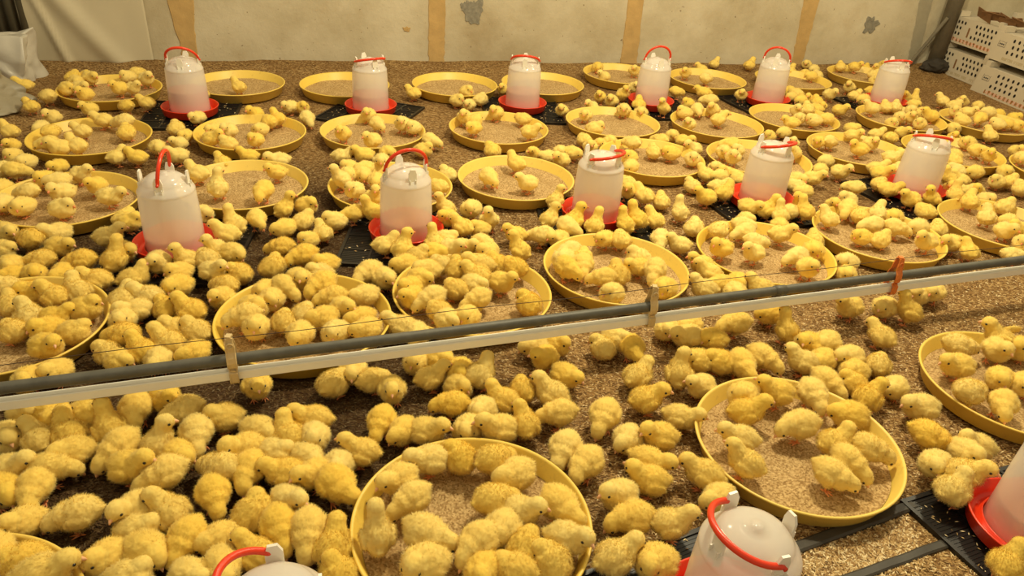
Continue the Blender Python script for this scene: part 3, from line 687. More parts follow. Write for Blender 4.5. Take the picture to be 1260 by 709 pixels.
FAR_CHICKS=[(-289,1674,9,77,'u'),(-209,1680,9,0,'s'),(1092,1680,0,225,'n'),(-748,1685,9,181,'n'),(127,1686,16,231,'s'),(509,1693,0,170,'n'),(-339,1694,9,20,'n'),(178,1699,16,49,'s'),(-168,1700,9,313,'n'),(-547,1717,0,235,'s'),(-73,1717,0,222,'s'),(327,1720,16,160,'s'),(-1021,1723,9,3,'s'),(-214,1724,9,115,'u'),(775,1727,16,254,'n'),(143,1729,16,204,'d'),(-133,1730,0,316,'n'),(12,1734,0,151,'u'),(499,1737,0,189,'n'),(-749,1742,9,159,'u'),(-1322,1752,16,241,'s'),(-1216,1755,16,355,'s'),(892,1755,0,223,'s'),(-1051,1758,0,46,'s'),(-519,1760,0,119,'n'),(-85,1761,0,337,'d'),(-188,1762,9,339,'s'),(-1379,1764,16,300,'s'),(-626,1767,0,236,'s'),(-706,1789,9,295,'d'),(764,1792,16,206,'d'),(-856,1793,9,291,'s'),(649,1797,16,209,'n'),(562,1807,16,203,'n'),(288,1819,16,109,'s'),(-588,1819,0,57,'s'),(243,1819,16,231,'n'),(914,1819,0,191,'s'),(119,1830,0,221,'n'),(73,1831,0,165,'d'),(0,1832,0,175,'n'),(-149,1832,9,146,'n'),(-1354,1833,16,178,'d'),(-505,1834,0,206,'s'),(826,1844,16,228,'s'),(-1263,1844,16,236,'n'),(-1134,1845,16,359,'n'),(459,1845,0,187,'n'),(-103,1860,0,209,'s'),(405,1861,0,261,'d'),(670,1864,16,354,'d'),(-459,1870,9,191,'d'),(-408,1876,9,199,'u'),(-658,1879,0,54,'u'),(145,1879,9,309,'d'),(-1461,1881,0,294,'s'),(-195,1882,9,258,'n'),(221,1900,9,63,'u'),(-79,1900,0,273,'u'),(-1205,1912,16,276,'n'),(-1320,1918,16,224,'s'),(-607,1919,0,333,'s'),(163,1920,9,52,'u'),(651,1922,16,204,'d'),(93,1924,9,55,'u'),(580,1927,16,57,'s'),(310,1927,9,132,'u'),(757,1928,16,2,'n'),(-1364,1932,16,249,'s'),(1316,1942,0,87,'n'),(1185,1947,16,210,'n'),(-210,1948,9,182,'u'),(-871,1948,16,110,'u'),(1445,1948,0,350,'s'),(-423,1949,16,326,'u'),(867,1949,0,90,'s'),(1058,1951,16,35,'s'),(-742,1953,16,257,'d'),(348,1963,9,158,'u'),(1006,1963,16,170,'s'),(-138,1963,9,232,'s'),(520,1967,0,52,'s'),(662,1974,16,346,'s'),(-1289,1980,16,338,'n'),(1286,1987,0,204,'n'),(407,1993,0,129,'n'),(1499,2002,16,230,'s'),(-1499,2003,0,24,'d'),(-1544,2009,0,113,'s'),(-489,2011,16,241,'n'),(786,2022,0,255,'n'),(1131,2029,16,347,'d'),(1064,2040,16,177,'d'),(-969,2045,16,171,'n'),(112,2057,9,61,'u'),(1212,2058,16,215,'s'),(694,2059,0,267,'s'),(-1405,2062,0,262,'n'),(492,2062,0,115,'u'),(944,2063,16,122,'n'),(1481,2070,16,262,'n'),(-543,2074,16,220,'u'),(800,2076,9,97,'u'),(-1517,2080,0,242,'s'),(1292,2088,0,46,'s'),(1539,2091,16,204,'n'),(-247,2094,16,153,'s'),(-439,2101,16,283,'s'),(-750,2107,16,205,'n'),(768,2108,9,21,'u'),(1055,2110,16,66,'s'),(888,2115,9,141,'u'),(841,2120,9,204,'s'),(-1580,2121,0,263,'s'),(1164,2123,16,211,'s'),(-536,2123,16,263,'s'),(716,2127,9,312,'n'),(1120,2135,16,75,'n'),(-492,2138,16,307,'s'),(448,2147,0,97,'s'),(1029,2148,16,239,'d'),(392,2150,9,120,'n'),(1538,2153,16,207,'s'),(885,2160,9,204,'u'),(-1452,2165,16,225,'n'),(25,2165,16,213,'n'),(1477,2167,16,66,'n'),(-1280,2168,0,53,'n'),(345,2174,9,253,'n'),(-1220,2181,0,194,'n'),(-100,2183,16,292,'d'),(-952,2190,0,132,'n'),(-1503,2190,16,182,'d'),(-1415,2191,16,164,'n'),(-1628,2193,0,294,'n'),(598,2195,0,202,'n'),(-498,2195,16,228,'s'),(1012,2212,0,235,'n'),(1309,2215,0,122,'s'),(-1104,2216,0,230,'n'),(660,2223,9,35,'n'),(-557,2229,0,238,'s'),(-235,2231,0,149,'s'),(-786,2238,0,209,'n'),(-891,2259,0,206,'n'),(350,2267,0,137,'s'),(1076,2269,0,199,'s'),(1595,2277,16,27,'s'),(-1198,2277,0,313,'s'),(651,2278,9,8,'n'),(1289,2284,9,208,'n'),(-1553,2290,16,76,'d'),(1485,2292,16,77,'n'),(-462,2292,0,273,'n'),(1359,2294,9,206,'u'),(939,2294,9,206,'s'),(572,2296,0,136,'s'),(-1707,2310,0,158,'n'),(-1147,2322,0,266,'n'),(-602,2322,0,17,'n'),(-981,2323,16,179,'s'),(-16,2324,16,145,'n'),(-1473,2330,16,164,'n'),(-529,2337,0,216,'n'),(928,2338,9,143,'s'),(-1043,2344,16,353,'n'),(-1334,2351,16,92,'s'),(1467,2354,9,81,'u'),(1582,2362,0,278,'s'),(1249,2364,9,352,'n'),(-904,2367,16,245,'n'),(676,2376,9,219,'s'),(-458,2376,0,269,'s'),(-1642,2377,0,276,'s'),(631,2380,9,146,'n'),(1141,2381,0,139,'d'),(374,2390,16,251,'s'),(944,2391,9,279,'n'),(-1159,2399,0,269,'n'),(746,2399,0,105,'s'),(1237,2414,9,58,'s'),(1485,2417,9,231,'n'),(136,2422,0,235,'n'),(-1017,2425,16,249,'n'),(710,2428,0,224,'n'),(-1070,2430,16,258,'n'),(-521,2435,16,241,'n'),(1531,2435,0,336,'n'),(1014,2437,0,349,'n'),(-344,2438,0,352,'s'),(-1386,2438,16,184,'d'),(1585,2439,0,252,'n'),(-1461,2445,16,179,'n'),(681,2463,0,238,'s'),(-1217,2463,0,91,'s'),(91,2466,0,200,'s'),(-1658,2470,0,271,'n'),(-927,2477,16,233,'s'),(378,2478,16,227,'s'),(-105,2481,0,100,'s'),(39,2482,0,268,'n'),(-635,2485,16,263,'n'),(1777,2498,0,60,'s'),(1514,2500,9,182,'u'),(1275,2508,9,316,'n'),(606,2509,16,262,'s'),(180,2517,0,345,'s'),(1139,2520,0,305,'n'),(-329,2522,0,326,'d'),(135,2525,0,242,'s'),(1073,2535,0,237,'s'),(1580,2538,0,157,'n'),(755,2543,16,241,'n'),(533,2551,16,173,'s'),(1720,2554,0,211,'s'),(472,2554,16,101,'s'),(1282,2556,9,345,'n'),(-921,2560,16,140,'s'),(1776,2565,0,34,'s'),(-1183,2566,9,253,'n'),(1353,2567,9,39,'s'),(-1799,2580,0,146,'n'),(246,2585,0,250,'n'),(-1591,2592,0,249,'n'),(735,2597,16,257,'n'),(-900,2600,16,144,'n'),(403,2614,16,126,'d'),(-540,2618,16,300,'d'),(-407,2622,16,243,'s'),(285,2631,0,257,'s'),(1679,2632,0,212,'s'),(1125,2633,0,224,'s'),(-450,2634,16,253,'n'),(795,2640,16,226,'s'),(1002,2641,16,239,'n'),(1618,2643,0,121,'s'),(634,2643,0,209,'n'),(-1485,2650,0,151,'d'),(22,2651,16,335,'n'),(-810,2659,0,302,'d'),(-186,2659,16,238,'n'),(1808,2663,0,228,'s'),(227,2666,0,123,'s'),(1380,2670,16,330,'n'),(-1009,2670,0,248,'n'),(326,2676,0,251,'s'),(779,2684,16,157,'d'),(-1422,2685,9,164,'n'),(-1798,2687,0,142,'d'),(-1660,2698,16,262,'n'),(1422,2704,16,247,'n'),(-592,2712,16,252,'n'),(1636,2716,16,122,'s'),(522,2719,0,130,'d'),(613,2738,0,325,'n'),(1284,2739,16,171,'n'),(-192,2748,16,12,'s'),(1656,2759,16,220,'s'),(272,2763,16,346,'s'),(-1769,2766,16,300,'s'),(-232,2769,16,264,'n'),(-1724,2775,16,333,'n'),(1804,2785,16,245,'n'),(-914,2793,0,241,'n'),(1942,2796,16,252,'s'),(1146,2799,16,237,'n'),(579,2801,0,233,'s'),(-870,2803,0,301,'s'),(1193,2804,16,37,'d'),(-1584,2806,16,250,'n'),(1052,2807,0,251,'n'),(-1961,2807,0,210,'n'),(-7,2813,16,164,'s'),(-1269,2817,9,127,'d'),(-1543,2828,16,325,'n'),(1362,2828,16,287,'n'),(1782,2838,16,270,'n'),(-115,2853,16,232,'n'),(-1783,2858,16,317,'s'),(978,2880,0,234,'s'),(658,2899,16,227,'n'),(-1755,2912,16,323,'n'),(1989,2917,0,264,'n'),(244,2919,16,251,'n'),(1325,2920,16,332,'n'),(1796,2937,16,189,'s'),(-1167,2941,16,143,'n'),(1056,2943,0,225,'s'),(1493,2947,0,38,'d'),(-1546,2949,16,305,'n'),(-1855,2964,0,65,'s'),(-1636,2977,16,241,'s'),(794,2987,16,35,'n'),(-234,2998,0,253,'n'),(-1822,3000,0,311,'s'),(150,3005,0,244,'n'),(1456,3005,0,18,'n'),(407,3025,16,258,'n'),(1109,3029,16,177,'n'),(-288,3042,0,316,'s'),(1798,3042,0,244,'n'),(485,3055,0,256,'n'),(1586,3056,0,274,'n'),(668,3064,16,184,'s'),(1377,3065,0,292,'s'),(-1645,3076,0,60,'d'),(-192,3082,0,39,'s'),(279,3089,0,227,'n'),(-478,3089,0,142,'n'),(1219,3092,16,161,'s'),(1977,3095,0,85,'n'),(584,3100,9,230,'u'),(729,3111,16,261,'d'),(1166,3112,16,210,'s'),(799,3122,16,234,'n'),(-256,3128,16,308,'s'),(1289,3130,16,209,'s'),(1572,3138,16,260,'s'),(484,3139,9,83,'n'),(1702,3161,16,227,'s'),(1859,3175,0,237,'s'),(371,3189,0,235,'n'),(1180,3202,16,242,'n'),(712,3232,9,212,'s'),(1693,3233,16,253,'n'),(1648,3239,16,220,'s'),(2086,3250,16,131,'s'),(1243,3250,16,96,'s'),(425,3251,9,286,'u'),(325,3251,0,238,'n'),(-106,3254,0,257,'n'),(2177,3260,16,244,'s'),(1934,3261,16,147,'s'),(2132,3264,16,171,'s'),(1806,3284,16,187,'n'),(2029,3296,16,211,'d'),(433,3296,9,305,'n'),(823,3311,0,154,'d'),(1412,3318,0,300,'n'),(1309,3321,0,139,'s'),(1789,3330,16,275,'s'),(1560,3331,16,179,'n'),(1755,3370,16,223,'s'),(1350,3377,0,251,'n'),(685,3391,9,4,'d'),(1649,3393,16,103,'s'),(2024,3396,16,333,'n'),(1971,3399,16,229,'s'),(1694,3400,16,69,'s'),(1262,3409,9,232,'s'),(2132,3420,16,205,'s'),(2261,3421,0,292,'s'),(990,3421,9,270,'n'),(1350,3442,0,98,'s'),(494,3448,0,284,'n'),(823,3449,0,164,'n'),(2206,3459,0,223,'s'),(1238,3470,9,225,'s'),(1319,3475,0,242,'n'),(1815,3484,9,269,'s'),(1588,3507,9,222,'s'),(1271,3517,9,145,'s'),(362,3543,16,230,'n'),(2047,3557,0,353,'s'),(1567,3564,9,33,'n'),(1453,3575,0,277,'n'),(2181,3591,0,263,'s'),(1821,3593,9,250,'n'),(1267,3599,0,233,'s'),(1872,3602,0,66,'u'),(2016,3612,0,106,'n'),(2117,3625,0,250,'n'),(866,3637,16,24,'d'),(1689,3667,9,351,'n'),(1805,3696,9,333,'n'),(522,3698,16,276,'n'),(781,3726,16,261,'n'),(344,3729,16,284,'s'),(1605,3735,0,233,'n'),(1781,3874,16,262,'s'),(1455,3874,16,199,'s'),(897,3901,0,150,'n'),(1525,3975,0,85,'s'),(1461,3990,0,199,'s'),(1831,4013,16,14,'s'),(1391,4014,0,69,'n'),(990,4039,0,50,'n'),(1182,4058,0,51,'n'),(1543,4098,0,236,'s'),(1700,4144,16,90,'s'),(1779,4148,16,324,'n'),(1919,4188,0,243,'n'),(1531,4190,0,237,'n'),(1869,4218,0,58,'s'),(2008,4324,0,250,'s')]
def gz(x,y):
    return .0035*noise.noise(Vector((x*6,y*6,0)))-.001+.0015*noise.noise(Vector((x*30,y*30,3)))
PC=np.array([[p[0],p[1]] for p in PANS])
def near_region(n):
    x=RNG.uniform(-1.15,1.5,n*3); y=RNG.uniform(.42,2.3,n*3)
    k=(RNG.uniform(0,1,n*3)<np.clip(1.25-.45*y,.15,1))&(np.abs(x)<.12+.78*(y+.15))
    D=np.hypot(x[:,None]-PC[None,:,0],y[:,None]-PC[None,:,1]).min(1); k&=D>.176
    return x[k][:n],y[k][:n]
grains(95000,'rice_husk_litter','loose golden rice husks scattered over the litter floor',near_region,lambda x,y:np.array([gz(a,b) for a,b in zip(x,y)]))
# ---------------------------------------------------------------- feed pans
def pan_mesh():
    bm=lathe([(0,.0035),(.166,.0035),(.1735,.008),(.1845,.0405),(.1885,.0425),(.1890,.0445),(.1880,.046),(.1850,.046),(.1825,.0435),(.1705,.010),(.166,.0060),(0,.0060)],96)
    return fin(bm,'feed_pan')
PANME=pan_mesh()
def feed_mesh(seed):
    bm=bmesh.new(); nr,nt=26,72; rings=[[bm.verts.new((0,0,.0148))]]; rnd=random.Random(seed)
    dents=[(rnd.uniform(-.12,.12),rnd.uniform(-.12,.12),rnd.uniform(.012,.022)) for _ in range(9)]
    def h(x,y):
        z=.0148+.003*noise.noise(Vector((x*14+seed,y*14,0)))+.0012*noise.noise(Vector((x*60,y*60,seed)))
        for a,b,s in dents: z-=.004*math.exp(-((x-a)**2+(y-b)**2)/s**2)
        return max(.0112,z)
    for i in range(1,nr+1):
        r=.1712*i/nr; rings.append([bm.verts.new((r*math.cos(2*PI*k/nt),r*math.sin(2*PI*k/nt),h(r*math.cos(2*PI*k/nt),r*math.sin(2*PI*k/nt)))) for k in range(nt)])
    for k in range(nt): bm.faces.new((rings[0][0],rings[1][k],rings[1][(k+1)%nt]))
    for a,b in zip(rings[1:],rings[2:]):
        for k in range(nt): bm.faces.new((a[k],b[k],b[(k+1)%nt],a[(k+1)%nt]))
    return fin(bm,'feed')
FEEDME=[feed_mesh(s) for s in range(5)]
for i,(x,y,s) in enumerate(PANS):
    o=link('feed_pan',PANME,M_PAN,smooth=True); o.location=(x,y,-.001); o.rotation_euler=(0,0,i*1.7)
    tag(o,'round yellow plastic feed pan, '+s,'feed pan','yellow feed pans set out on the litter')
    f=link('chick_feed',FEEDME[i%5],M_FEED,smooth=True); f.location=(x,y,-.001); f.rotation_euler=(0,0,i*2.3)
    tag(f,'tan crumbled feed filling '+s,'chick feed','feed lying in the pans','stuff')
# ---------------------------------------------------------------- drinkers and their mats
def mat_mesh():
    bm=bmesh.new(); H=.165
    box(bm,(0,0,.0038),(2*H-.01,2*H-.01,.0056))
    for s in (-1,1):
        box(bm,(s*(H-.004),0,.0048),(.008,2*H,.0096)); box(bm,(0,s*(H-.004),.0048),(2*H-.016,.008,.0096))
    for k in range(1,4): box(bm,(-H+k*2*H/4,0,.0046),(.006,2*H-.016,.0088))
    for k in range(1,4): box(bm,(0,-H+k*2*H/4,.0045),(2*H-.016,.005,.0086))
    for k in range(1,48):
        if k%12: box(bm,(0,-H+k*2*H/48,.0069),(2*H-.016,.0018,.0012))
    return fin(bm,'mat')
MATME=mat_mesh()
TRAY=fin(lathe([(0,.002),(.088,.002),(.0965,.008),(.1000,.031),(.1025,.0335),(.1010,.0355),(.0980,.034),(.0935,.011),(.087,.0065),(.079,.0065),(.0755,.021),(.0735,.0215),(.0735,.008),(0,.008)],72))
JAR=fin(lathe([(.0700,.010),(.0715,.013),(.0690,.120),(.0668,.166),(.0664,.1685),(.0672,.171),(.0655,.175),(.0575,.1865),(.0535,.190),(.0525,.1925),(.0485,.1985),(.038,.2065),(.022,.2115),(.010,.2130),(.0085,.2160),(0,.2170)],72))
def water(h): return fin(lathe([(0,.0105),(.0685,.0105),(.0702-.0175*(h/.166)*.2-.0012,h),(0,h)],56))
WATER={}
def lug_mesh():
    bm=bmesh.new(); prof=[(-.0105,.168),(.0105,.168),(.0105,.207),(.007,.2195),(-.005,.221),(-.0105,.210)]
    a=[bm.verts.new((.0525,x,z)) for x,z in prof]; b=[bm.verts.new((.0565,x,z)) for x,z in prof]
    bm.faces.new(a); bm.faces.new(b[::-1])
    for k in range(len(prof)): bm.faces.new((a[k],a[(k+1)%6],b[(k+1)%6],b[k]))
    box(bm,(.055,-.0075,.180),(.012,.002,.024)); box(bm,(.055,.0075,.180),(.012,.002,.024)); return fin(bm,'lug')
LUG=lug_mesh()
def handle_mesh():
    bm=bmesh.new(); R=.0555
    pts=[(-.0620,0,0),(-.0580,0,0)]+[(-R*math.cos(a),0,.008+.056*math.sin(a)) for a in np.linspace(0,PI,22)]+[(.0580,0,0),(.0620,0,0)]
    tube(bm,pts,[.0033]*2+[.0047]*22+[.0033]*2,10); return fin(bm,'handle')
HANDLE=handle_mesh()
#          axis angle deg, handle tilt deg, water height, mat angle deg
DSET=[(12,38,.095,12,),(35,72,.075,-14),(0,62,.080,8),(12,18,.075,10),(-20,25,.085,24),(2,68,.060,20),(100,8,.055,6),(28,22,.062,2),(52,74,.055,8),(35,72,.050,22),(-14,68,.045,24),(112,-73,.06,28),(104,-60,.06,10),(60,60,.07,24)]
HOW=['red handle lifted at its left','handle folded down to right','handle folded flat','red handle arched up','red handle arched up and cut by wall','handle lying level','red handle standing edge-on','red handle arched upright','red handle flopped right','handle flopped right','handle sloping down right','curved red handle lying left','mostly out of view','partly out of view']
for i,((x,y,s),(ax,tl,wh,ma)) in enumerate(zip(DRINKERS,DSET)):
    m=link('slatted_mat',MATME,M_BLACK); m.location=(x+(.03 if i==13 else 0),y-(.02 if i==13 else 0),.000); m.rotation_euler=(0,0,math.radians(ma))
    tag(m,'square black slatted plastic mat under '+s,'mat','black mats under the drinkers')
    root=empty('poultry_drinker',(x,y,.0098),math.radians(ax))
    h=HOW[i]
    tag(root,'white jar drinker with red tray, '+h+', '+s,'drinker','poultry drinkers on black mats')
    if i==4: root['label']='white jar drinker with red tray and arched red handle, the fifth wall drinker'
    link('tray',TRAY,M_RED,root,True); link('jar',JAR,M_JAR,root,True)
    if wh not in WATER: WATER[wh]=water(wh)
    link('water',WATER[wh],M_WATER,root)
    for k in range(4):
        l=link('lug',LUG,M_WHITE,root); l.rotation_euler=(0,0,k*PI/2)
    hd=link('handle',HANDLE,M_RED,root,True); hd.location=(0,0,.204); hd.rotation_euler=(math.radians(tl),0,0)
def mat_region(n):
    X=[];Y=[]
    for i,((x,y,s),q) in enumerate(zip(DRINKERS,DSET)):
        k=240 if i>=11 else 110; u=RNG.uniform(-.155,.155,(k,2)); a=math.radians(q[3]); r=np.hypot(u[:,0],u[:,1])>.102; u=u[r]
        X.append(x+(.03 if i==13 else 0)+u[:,0]*math.cos(a)-u[:,1]*math.sin(a)); Y.append(y-(.02 if i==13 else 0)+u[:,0]*math.sin(a)+u[:,1]*math.cos(a))
    return np.concatenate(X),np.concatenate(Y)
grains(0,'spilled_husk','pale husks spilled on the black mats',mat_region,lambda x,y:x*0+.0077,.9,.35)
def heap_region(n):
    t=RNG.uniform(0,1,n*2); v=RNG.normal(0,.03,n*2); X=.50+t*.26+v*-.4; Y=.775+t*.125+v*.9
    k=(np.hypot(X-.334,Y-.661)>.14)&(np.hypot(X-.93,Y-.87)>.22); return X[k][:n],Y[k][:n]
grains(6000,'husk_heap','thick layer of golden husks lying between the dark metal bars',heap_region,lambda x,y:np.array([gz(a,b) for a,b in zip(x,y)])+RNG.uniform(0,.0035,len(x)),1.15,.12)
# ---------------------------------------------------------------- floor bars
def bar(name,a,b,wd,h,label):
    a=Vector(a); b=Vector(b); dd=(b-a); L=dd.length; bm=bmesh.new(); n=40
    ang=math.atan2(dd.y,dd.x); rows=[]
    for k in range(n+1):
        x=L*k/n; j=.0012*noise.noise(Vector((x*20,a.x*9,0)))
        rows.append([bm.verts.new((x,v+j,z)) for v,z in ((-wd/2,-.004),(-wd/2,h*.7),(-wd*.32,h),(wd*.32,h+j),(wd/2,h*.7),(wd/2,-.004))])
    for p,q in zip(rows,rows[1:]):
        for k in range(6): bm.faces.new((p[k],p[(k+1)%6],q[(k+1)%6],q[k]))
    bm.faces.new(rows[0]); bm.faces.new(rows[-1][::-1])
    o=link(name,fin(bm),M_BAR); o.location=(a.x,a.y,0); o.rotation_euler=(0,0,ang); tag(o,label,'metal bar')
bar('metal_bar',(.455,.815),(.735,.949),.021,.008,'dark metal bar on the floor just below the large lower right pan')
bar('metal_bar',(.46,.735),(.765,.872),.017,.006,'lower of two dark metal bars half buried in husk at bottom right')
# ---------------------------------------------------------------- drinking line
PA,PB=Vector((-.832,.929,.13)),Vector((1.307,1.708,.13)); 
PA,PB=Vector((-0.8335,0.9312,.13)),Vector((1.3081,1.7159,.13))
PD=(PB-PA).normalized(); PN=Vector((PD.y,-PD.x,0)) # toward camera
P0,P1=PA-PD*.5,PB+PD*.5
def along(name,p0,p1,fn,mat,label,cat):
    bm=bmesh.new(); fn(bm,p0,p1); o=link(name,fin(bm),mat,smooth=True); tag(o,label,cat); return o
along('support_pipe',P0,P1,lambda bm,a,b:tube(bm,[a+(b-a)*k/60 for k in range(61)],.0106,20),M_PIPE,'long grey round pipe crossing the pen above the white rail','pipe')
def railf(bm,a,b):
    prof=[(.0068,.0085),(.0082,.0070),(.0095,-.0075),(.0080,-.0092),(-.0075,-.0092),(-.0085,-.0080),(-.0085,.0072),(-.0072,.0085)]
    prof=[(v,z) for v,z in prof]; R=[[bm.verts.new(p+PN*v+Vector((0,0,z))) for v,z in prof] for p in (a,b)]
    n=len(prof)
    for k in range(n): bm.faces.new((R[0][k],R[0][(k+1)%n],R[1][(k+1)%n],R[1][k]))
    bm.faces.new(R[0]); bm.faces.new(R[1][::-1])
bm=bmesh.new(); RZ=Vector((0,0,-.0315)); railf(bm,P0+RZ,P1+RZ); tag(link('drinking_rail',fin(bm),M_RAIL),'long cream white channel rail running under the grey pipe','rail')
along('wire',P0,P1,lambda bm,a,b:tube(bm,[a+(b-a)*k/40+Vector((0,0,.046+.002*math.sin(k*.9)))+PN*-.001 for k in range(41)],.0007,6),M_WIRE,'thin dark wire stretched just above the grey pipe','wire')
bm=bmesh.new()
tube(bm,[PA+PD*1.52+(PD*.0),PA+PD*1.548],.0119,20); tag(link('pipe_coupling',fin(bm),M_PIPE,None,True),'slightly wider joint sleeve in the grey pipe','pipe joint')
def clip(s,mat,label):
    root=empty('pipe_clip',PA+PD*s); tag(root,label,'clip','clips joining the grey pipe and the rail')
    f=[(.004,.049),(.0055,.040),(.0065,.030),(.007,.020),(.0120,.010),(.0138,0),(.0120,-.010),(.0075,-.0155),(.0085,-.019),(.0135,-.022),(.0140,-.040),(.0105,-.0455),(0,-.0465)]
    bm=bmesh.new()
    for sg in (1,-1):
        rows=[]
        for k,(v,z) in enumerate(f):
            hw=.0088 if z>-.012 else .0078
            if k<2: hw=.007
            rows.append([bm.verts.new(PD*u+PN*(sg*vv)+Vector((0,0,z))) for u,vv in ((-hw,v),(hw,v),(hw,v+.0022),(hw-.002,v+.0035),(hw-.0035,v+.0022),(-hw+.0035,v+.0022),(-hw+.002,v+.0035),(-hw,v+.0022))])
        for a,b in zip(rows,rows[1:]):
            for k in range(8): bm.faces.new((a[k],a[(k+1)%8],b[(k+1)%8],b[k]))
        bm.faces.new(rows[0]); bm.faces.new(rows[-1])
    o=link('strap',fin(bm),mat,root)
    bm=bmesh.new()
    c=PN*.0090+Vector((0,0,.0345)); ring=[c+(PD*math.cos(a)+Vector((0,0,1))*math.sin(a))*.0048 for a in np.linspace(0,2*PI,21)]
    tube(bm,ring,.0016,8,False); link('screw_ring',fin(bm),mat,root,True)
    bm=bmesh.new(); box(bm,Vector((0,0,.050)),(.010,.012,.004)); link('top_hook',fin(bm),mat,root); bm=bmesh.new(); box(bm,PN*.0125+Vector((0,0,-.0175)),(.009,.004,.003)); link('catch',fin(bm),mat,root)
clip(0.362,M_CLIP,'cream plastic clip on the grey pipe, left of the three')
clip(1.207,M_CLIP,'cream plastic clip on the grey pipe, middle of the three')
clip(1.861,M_CLIPO,'orange plastic clip on the grey pipe at right')
# ---------------------------------------------------------------- corner things
def post():
    bm=bmesh.new(); b=W(4.665,0,.055); 
    tube(bm,[b+Vector((0,0,-.02)),b+Vector((0,0,2.2))],.042,14); o=link('steel_post',fin(bm),M_STEEL,None,True); tag(o,'dark weathered round post standing in the far right corner','post')
    bm=bmesh.new(); a=W(4.50,.0,.03); c=W(4.62,.30,.085); tube(bm,[a+Vector((0,0,.0)),c],.010,8); tag(link('brace_rod',fin(bm),M_STEEL),'thin diagonal rod leaning against the dark corner post','rod')
    bm=bmesh.new()
    bmesh.ops.create_icosphere(bm,subdivisions=4,radius=1)
    for v in bm.verts:
        k=1+.3*noise.noise(v.co*2.2)+.1*noise.noise(v.co*7); v.co=Vector((v.co.x*.085*k,v.co.y*.05*k,(v.co.z*.040*k)))
    o=link('cable_bundle',fin(bm),M_DARKDEB,None,True); o.location=W(4.64,.035,.10); o.rotation_euler=(0,0,math.radians(15)); tag(o,'dark lumpy bundle at the foot of the corner post','bundle')
post()
CR=Vector((2.375,4.46,0)); CDIR=Vector((.20,-.98,0)).normalized(); CN=Vector((-CDIR.y*-1,CDIR.x*-1,0)); CN=Vector((CDIR.y,-CDIR.x,0)) # faces the pen
def crate(s,zb,off,label,logo,dots0,lean=0,text='cjk',L=.60):
    Hh,Dp=.138,.42
    base=CR+CDIR*s+CN*off; root=empty('chick_crate',(base.x,base.y,zb)); tag(root,label,'crate','perforated chick crates stacked in the corner')
    up=Vector((0,0,1))
    def P(u,v,z): return CDIR*(u+lean*z)+CN*v+up*z
    def slab(bm,u0,u1,z0,z1,v0,v1):
        vs=[bm.verts.new(P(u,v,z)) for v in (v0,v1) for u,z in ((u0,z0),(u1,z0),(u1,z1),(u0,z1))]
        for f in ((0,1,2,3),(7,6,5,4),(0,4,5,1),(1,5,6,2),(2,6,7,3),(3,7,4,0)): bm.faces.new([vs[k] for k in f])
    bm=bmesh.new()
    slab(bm,0,L,0,Hh,-.004,0); slab(bm,0,L,0,Hh,-Dp,-Dp+.004); slab(bm,0,.004,0,Hh,-Dp+.004,-.004); slab(bm,L-.004,L,0,Hh,-Dp+.004,-.004); slab(bm,0.004,L-.004,0,.004,-Dp+.004,-.004)
    slab(bm,0.03,L-.03,Hh-.006,Hh-.002,-Dp+.004,-.004)
    for u in (.01,L-.04):
        slab(bm,u,u+.03,Hh,Hh+.028,-.06,-.001); slab(bm,u,u+.03,Hh,Hh+.028,-Dp+.002,-Dp+.06)
    def paint(k):
        bm.faces.ensure_lookup_table()
        for f in bm.faces[cnt[0]:]: f.material_index=k
        cnt[0]=len(bm.faces)
    cnt=[0]; paint(0)
    holes=[]
    if logo is False:
        for j,z in enumerate((.112,.082,.052)):
            for k in range(4 if j==0 else 3): holes.append((.022+.026*k,z))
            for k in range(6 if j!=1 else 5): holes.append((.190+.029*k+(.012 if j==1 else -.016 if j==2 else 0),z))
    else:
        for j,z in enumerate((.112,.082,.052)):
            for k in range(6 if j!=1 else 5): holes.append((dots0+.034*k+(.008 if j==1 else -.014 if j==2 else 0),z))
            for k in range(4 if j==0 else 3): holes.append((dots0+.275+.032*k,z))
    for u,z in holes:
        n=14; bm.faces.new([bm.verts.new(P(u+.0070*math.cos(2*PI*k/n),.0006,z+.0092*math.sin(2*PI*k/n))) for k in range(n)])
    paint(1)
    us=.142 if logo is False else dots0+.225
    slab(bm,us-.006,us+.006,.045,.095,-.001,.0008); paint(6)
    rnd=random.Random(int(s*100)+int(zb*1000))
    if text=='cjk':
        n=13; u0=.02 if logo is False else .10; acc=[]
        for k in range(n):
            u=u0+k*.0275
            if u>L-.02: break
            for q in range(5):
                if rnd.random()<.5: zz=.010+.018*rnd.random(); slab(bm,u-.007,u+.007,zz,zz+.0032,0,.0007)
                else: x=u-.007+.011*rnd.random(); slab(bm,x,x+.0034,.010,.029,0,.0007)
            acc.append(u)
        paint(2)
        for u in acc: slab(bm,u+.0095,u+.0165,.010,.028,0,.0005)
        paint(3)
    else:
        u=.03 if logo is False else .10
        while u<L-.05:
            wd=rnd.uniform(.005,.010)
            if rnd.random()<.82:
                slab(bm,u,u+.0022,.012,.026,0,.0006); slab(bm,u+.002,u+wd-.002,.0235,.026,0,.0006)
                if rnd.random()<.6: slab(bm,u+wd-.0035,u+wd-.0015,.012,.0235,0,.0006)
            u+=wd+.001
        paint(4)
    if logo:
        for k in range(3):
            c=.048+k*.012; n=10; bm.faces.new([bm.verts.new(P(c+.0055*math.cos(2*PI*q/n),.0006,.083+.0045*math.sin(2*PI*q/n))) for q in range(n)])
        slab(bm,.038,.082,.070,.0725,0,.0006); slab(bm,.036,.0375,.070,.100,0,.0006); slab(bm,.084,.0855,.070,.100,0,.0006)
        for k in range(8): slab(bm,.040+k*.0055,.0435+k*.0055,.093+.003*math.sin(k*.45),.0945+.003*math.sin(k*.45),0,.0006)
        paint(5)
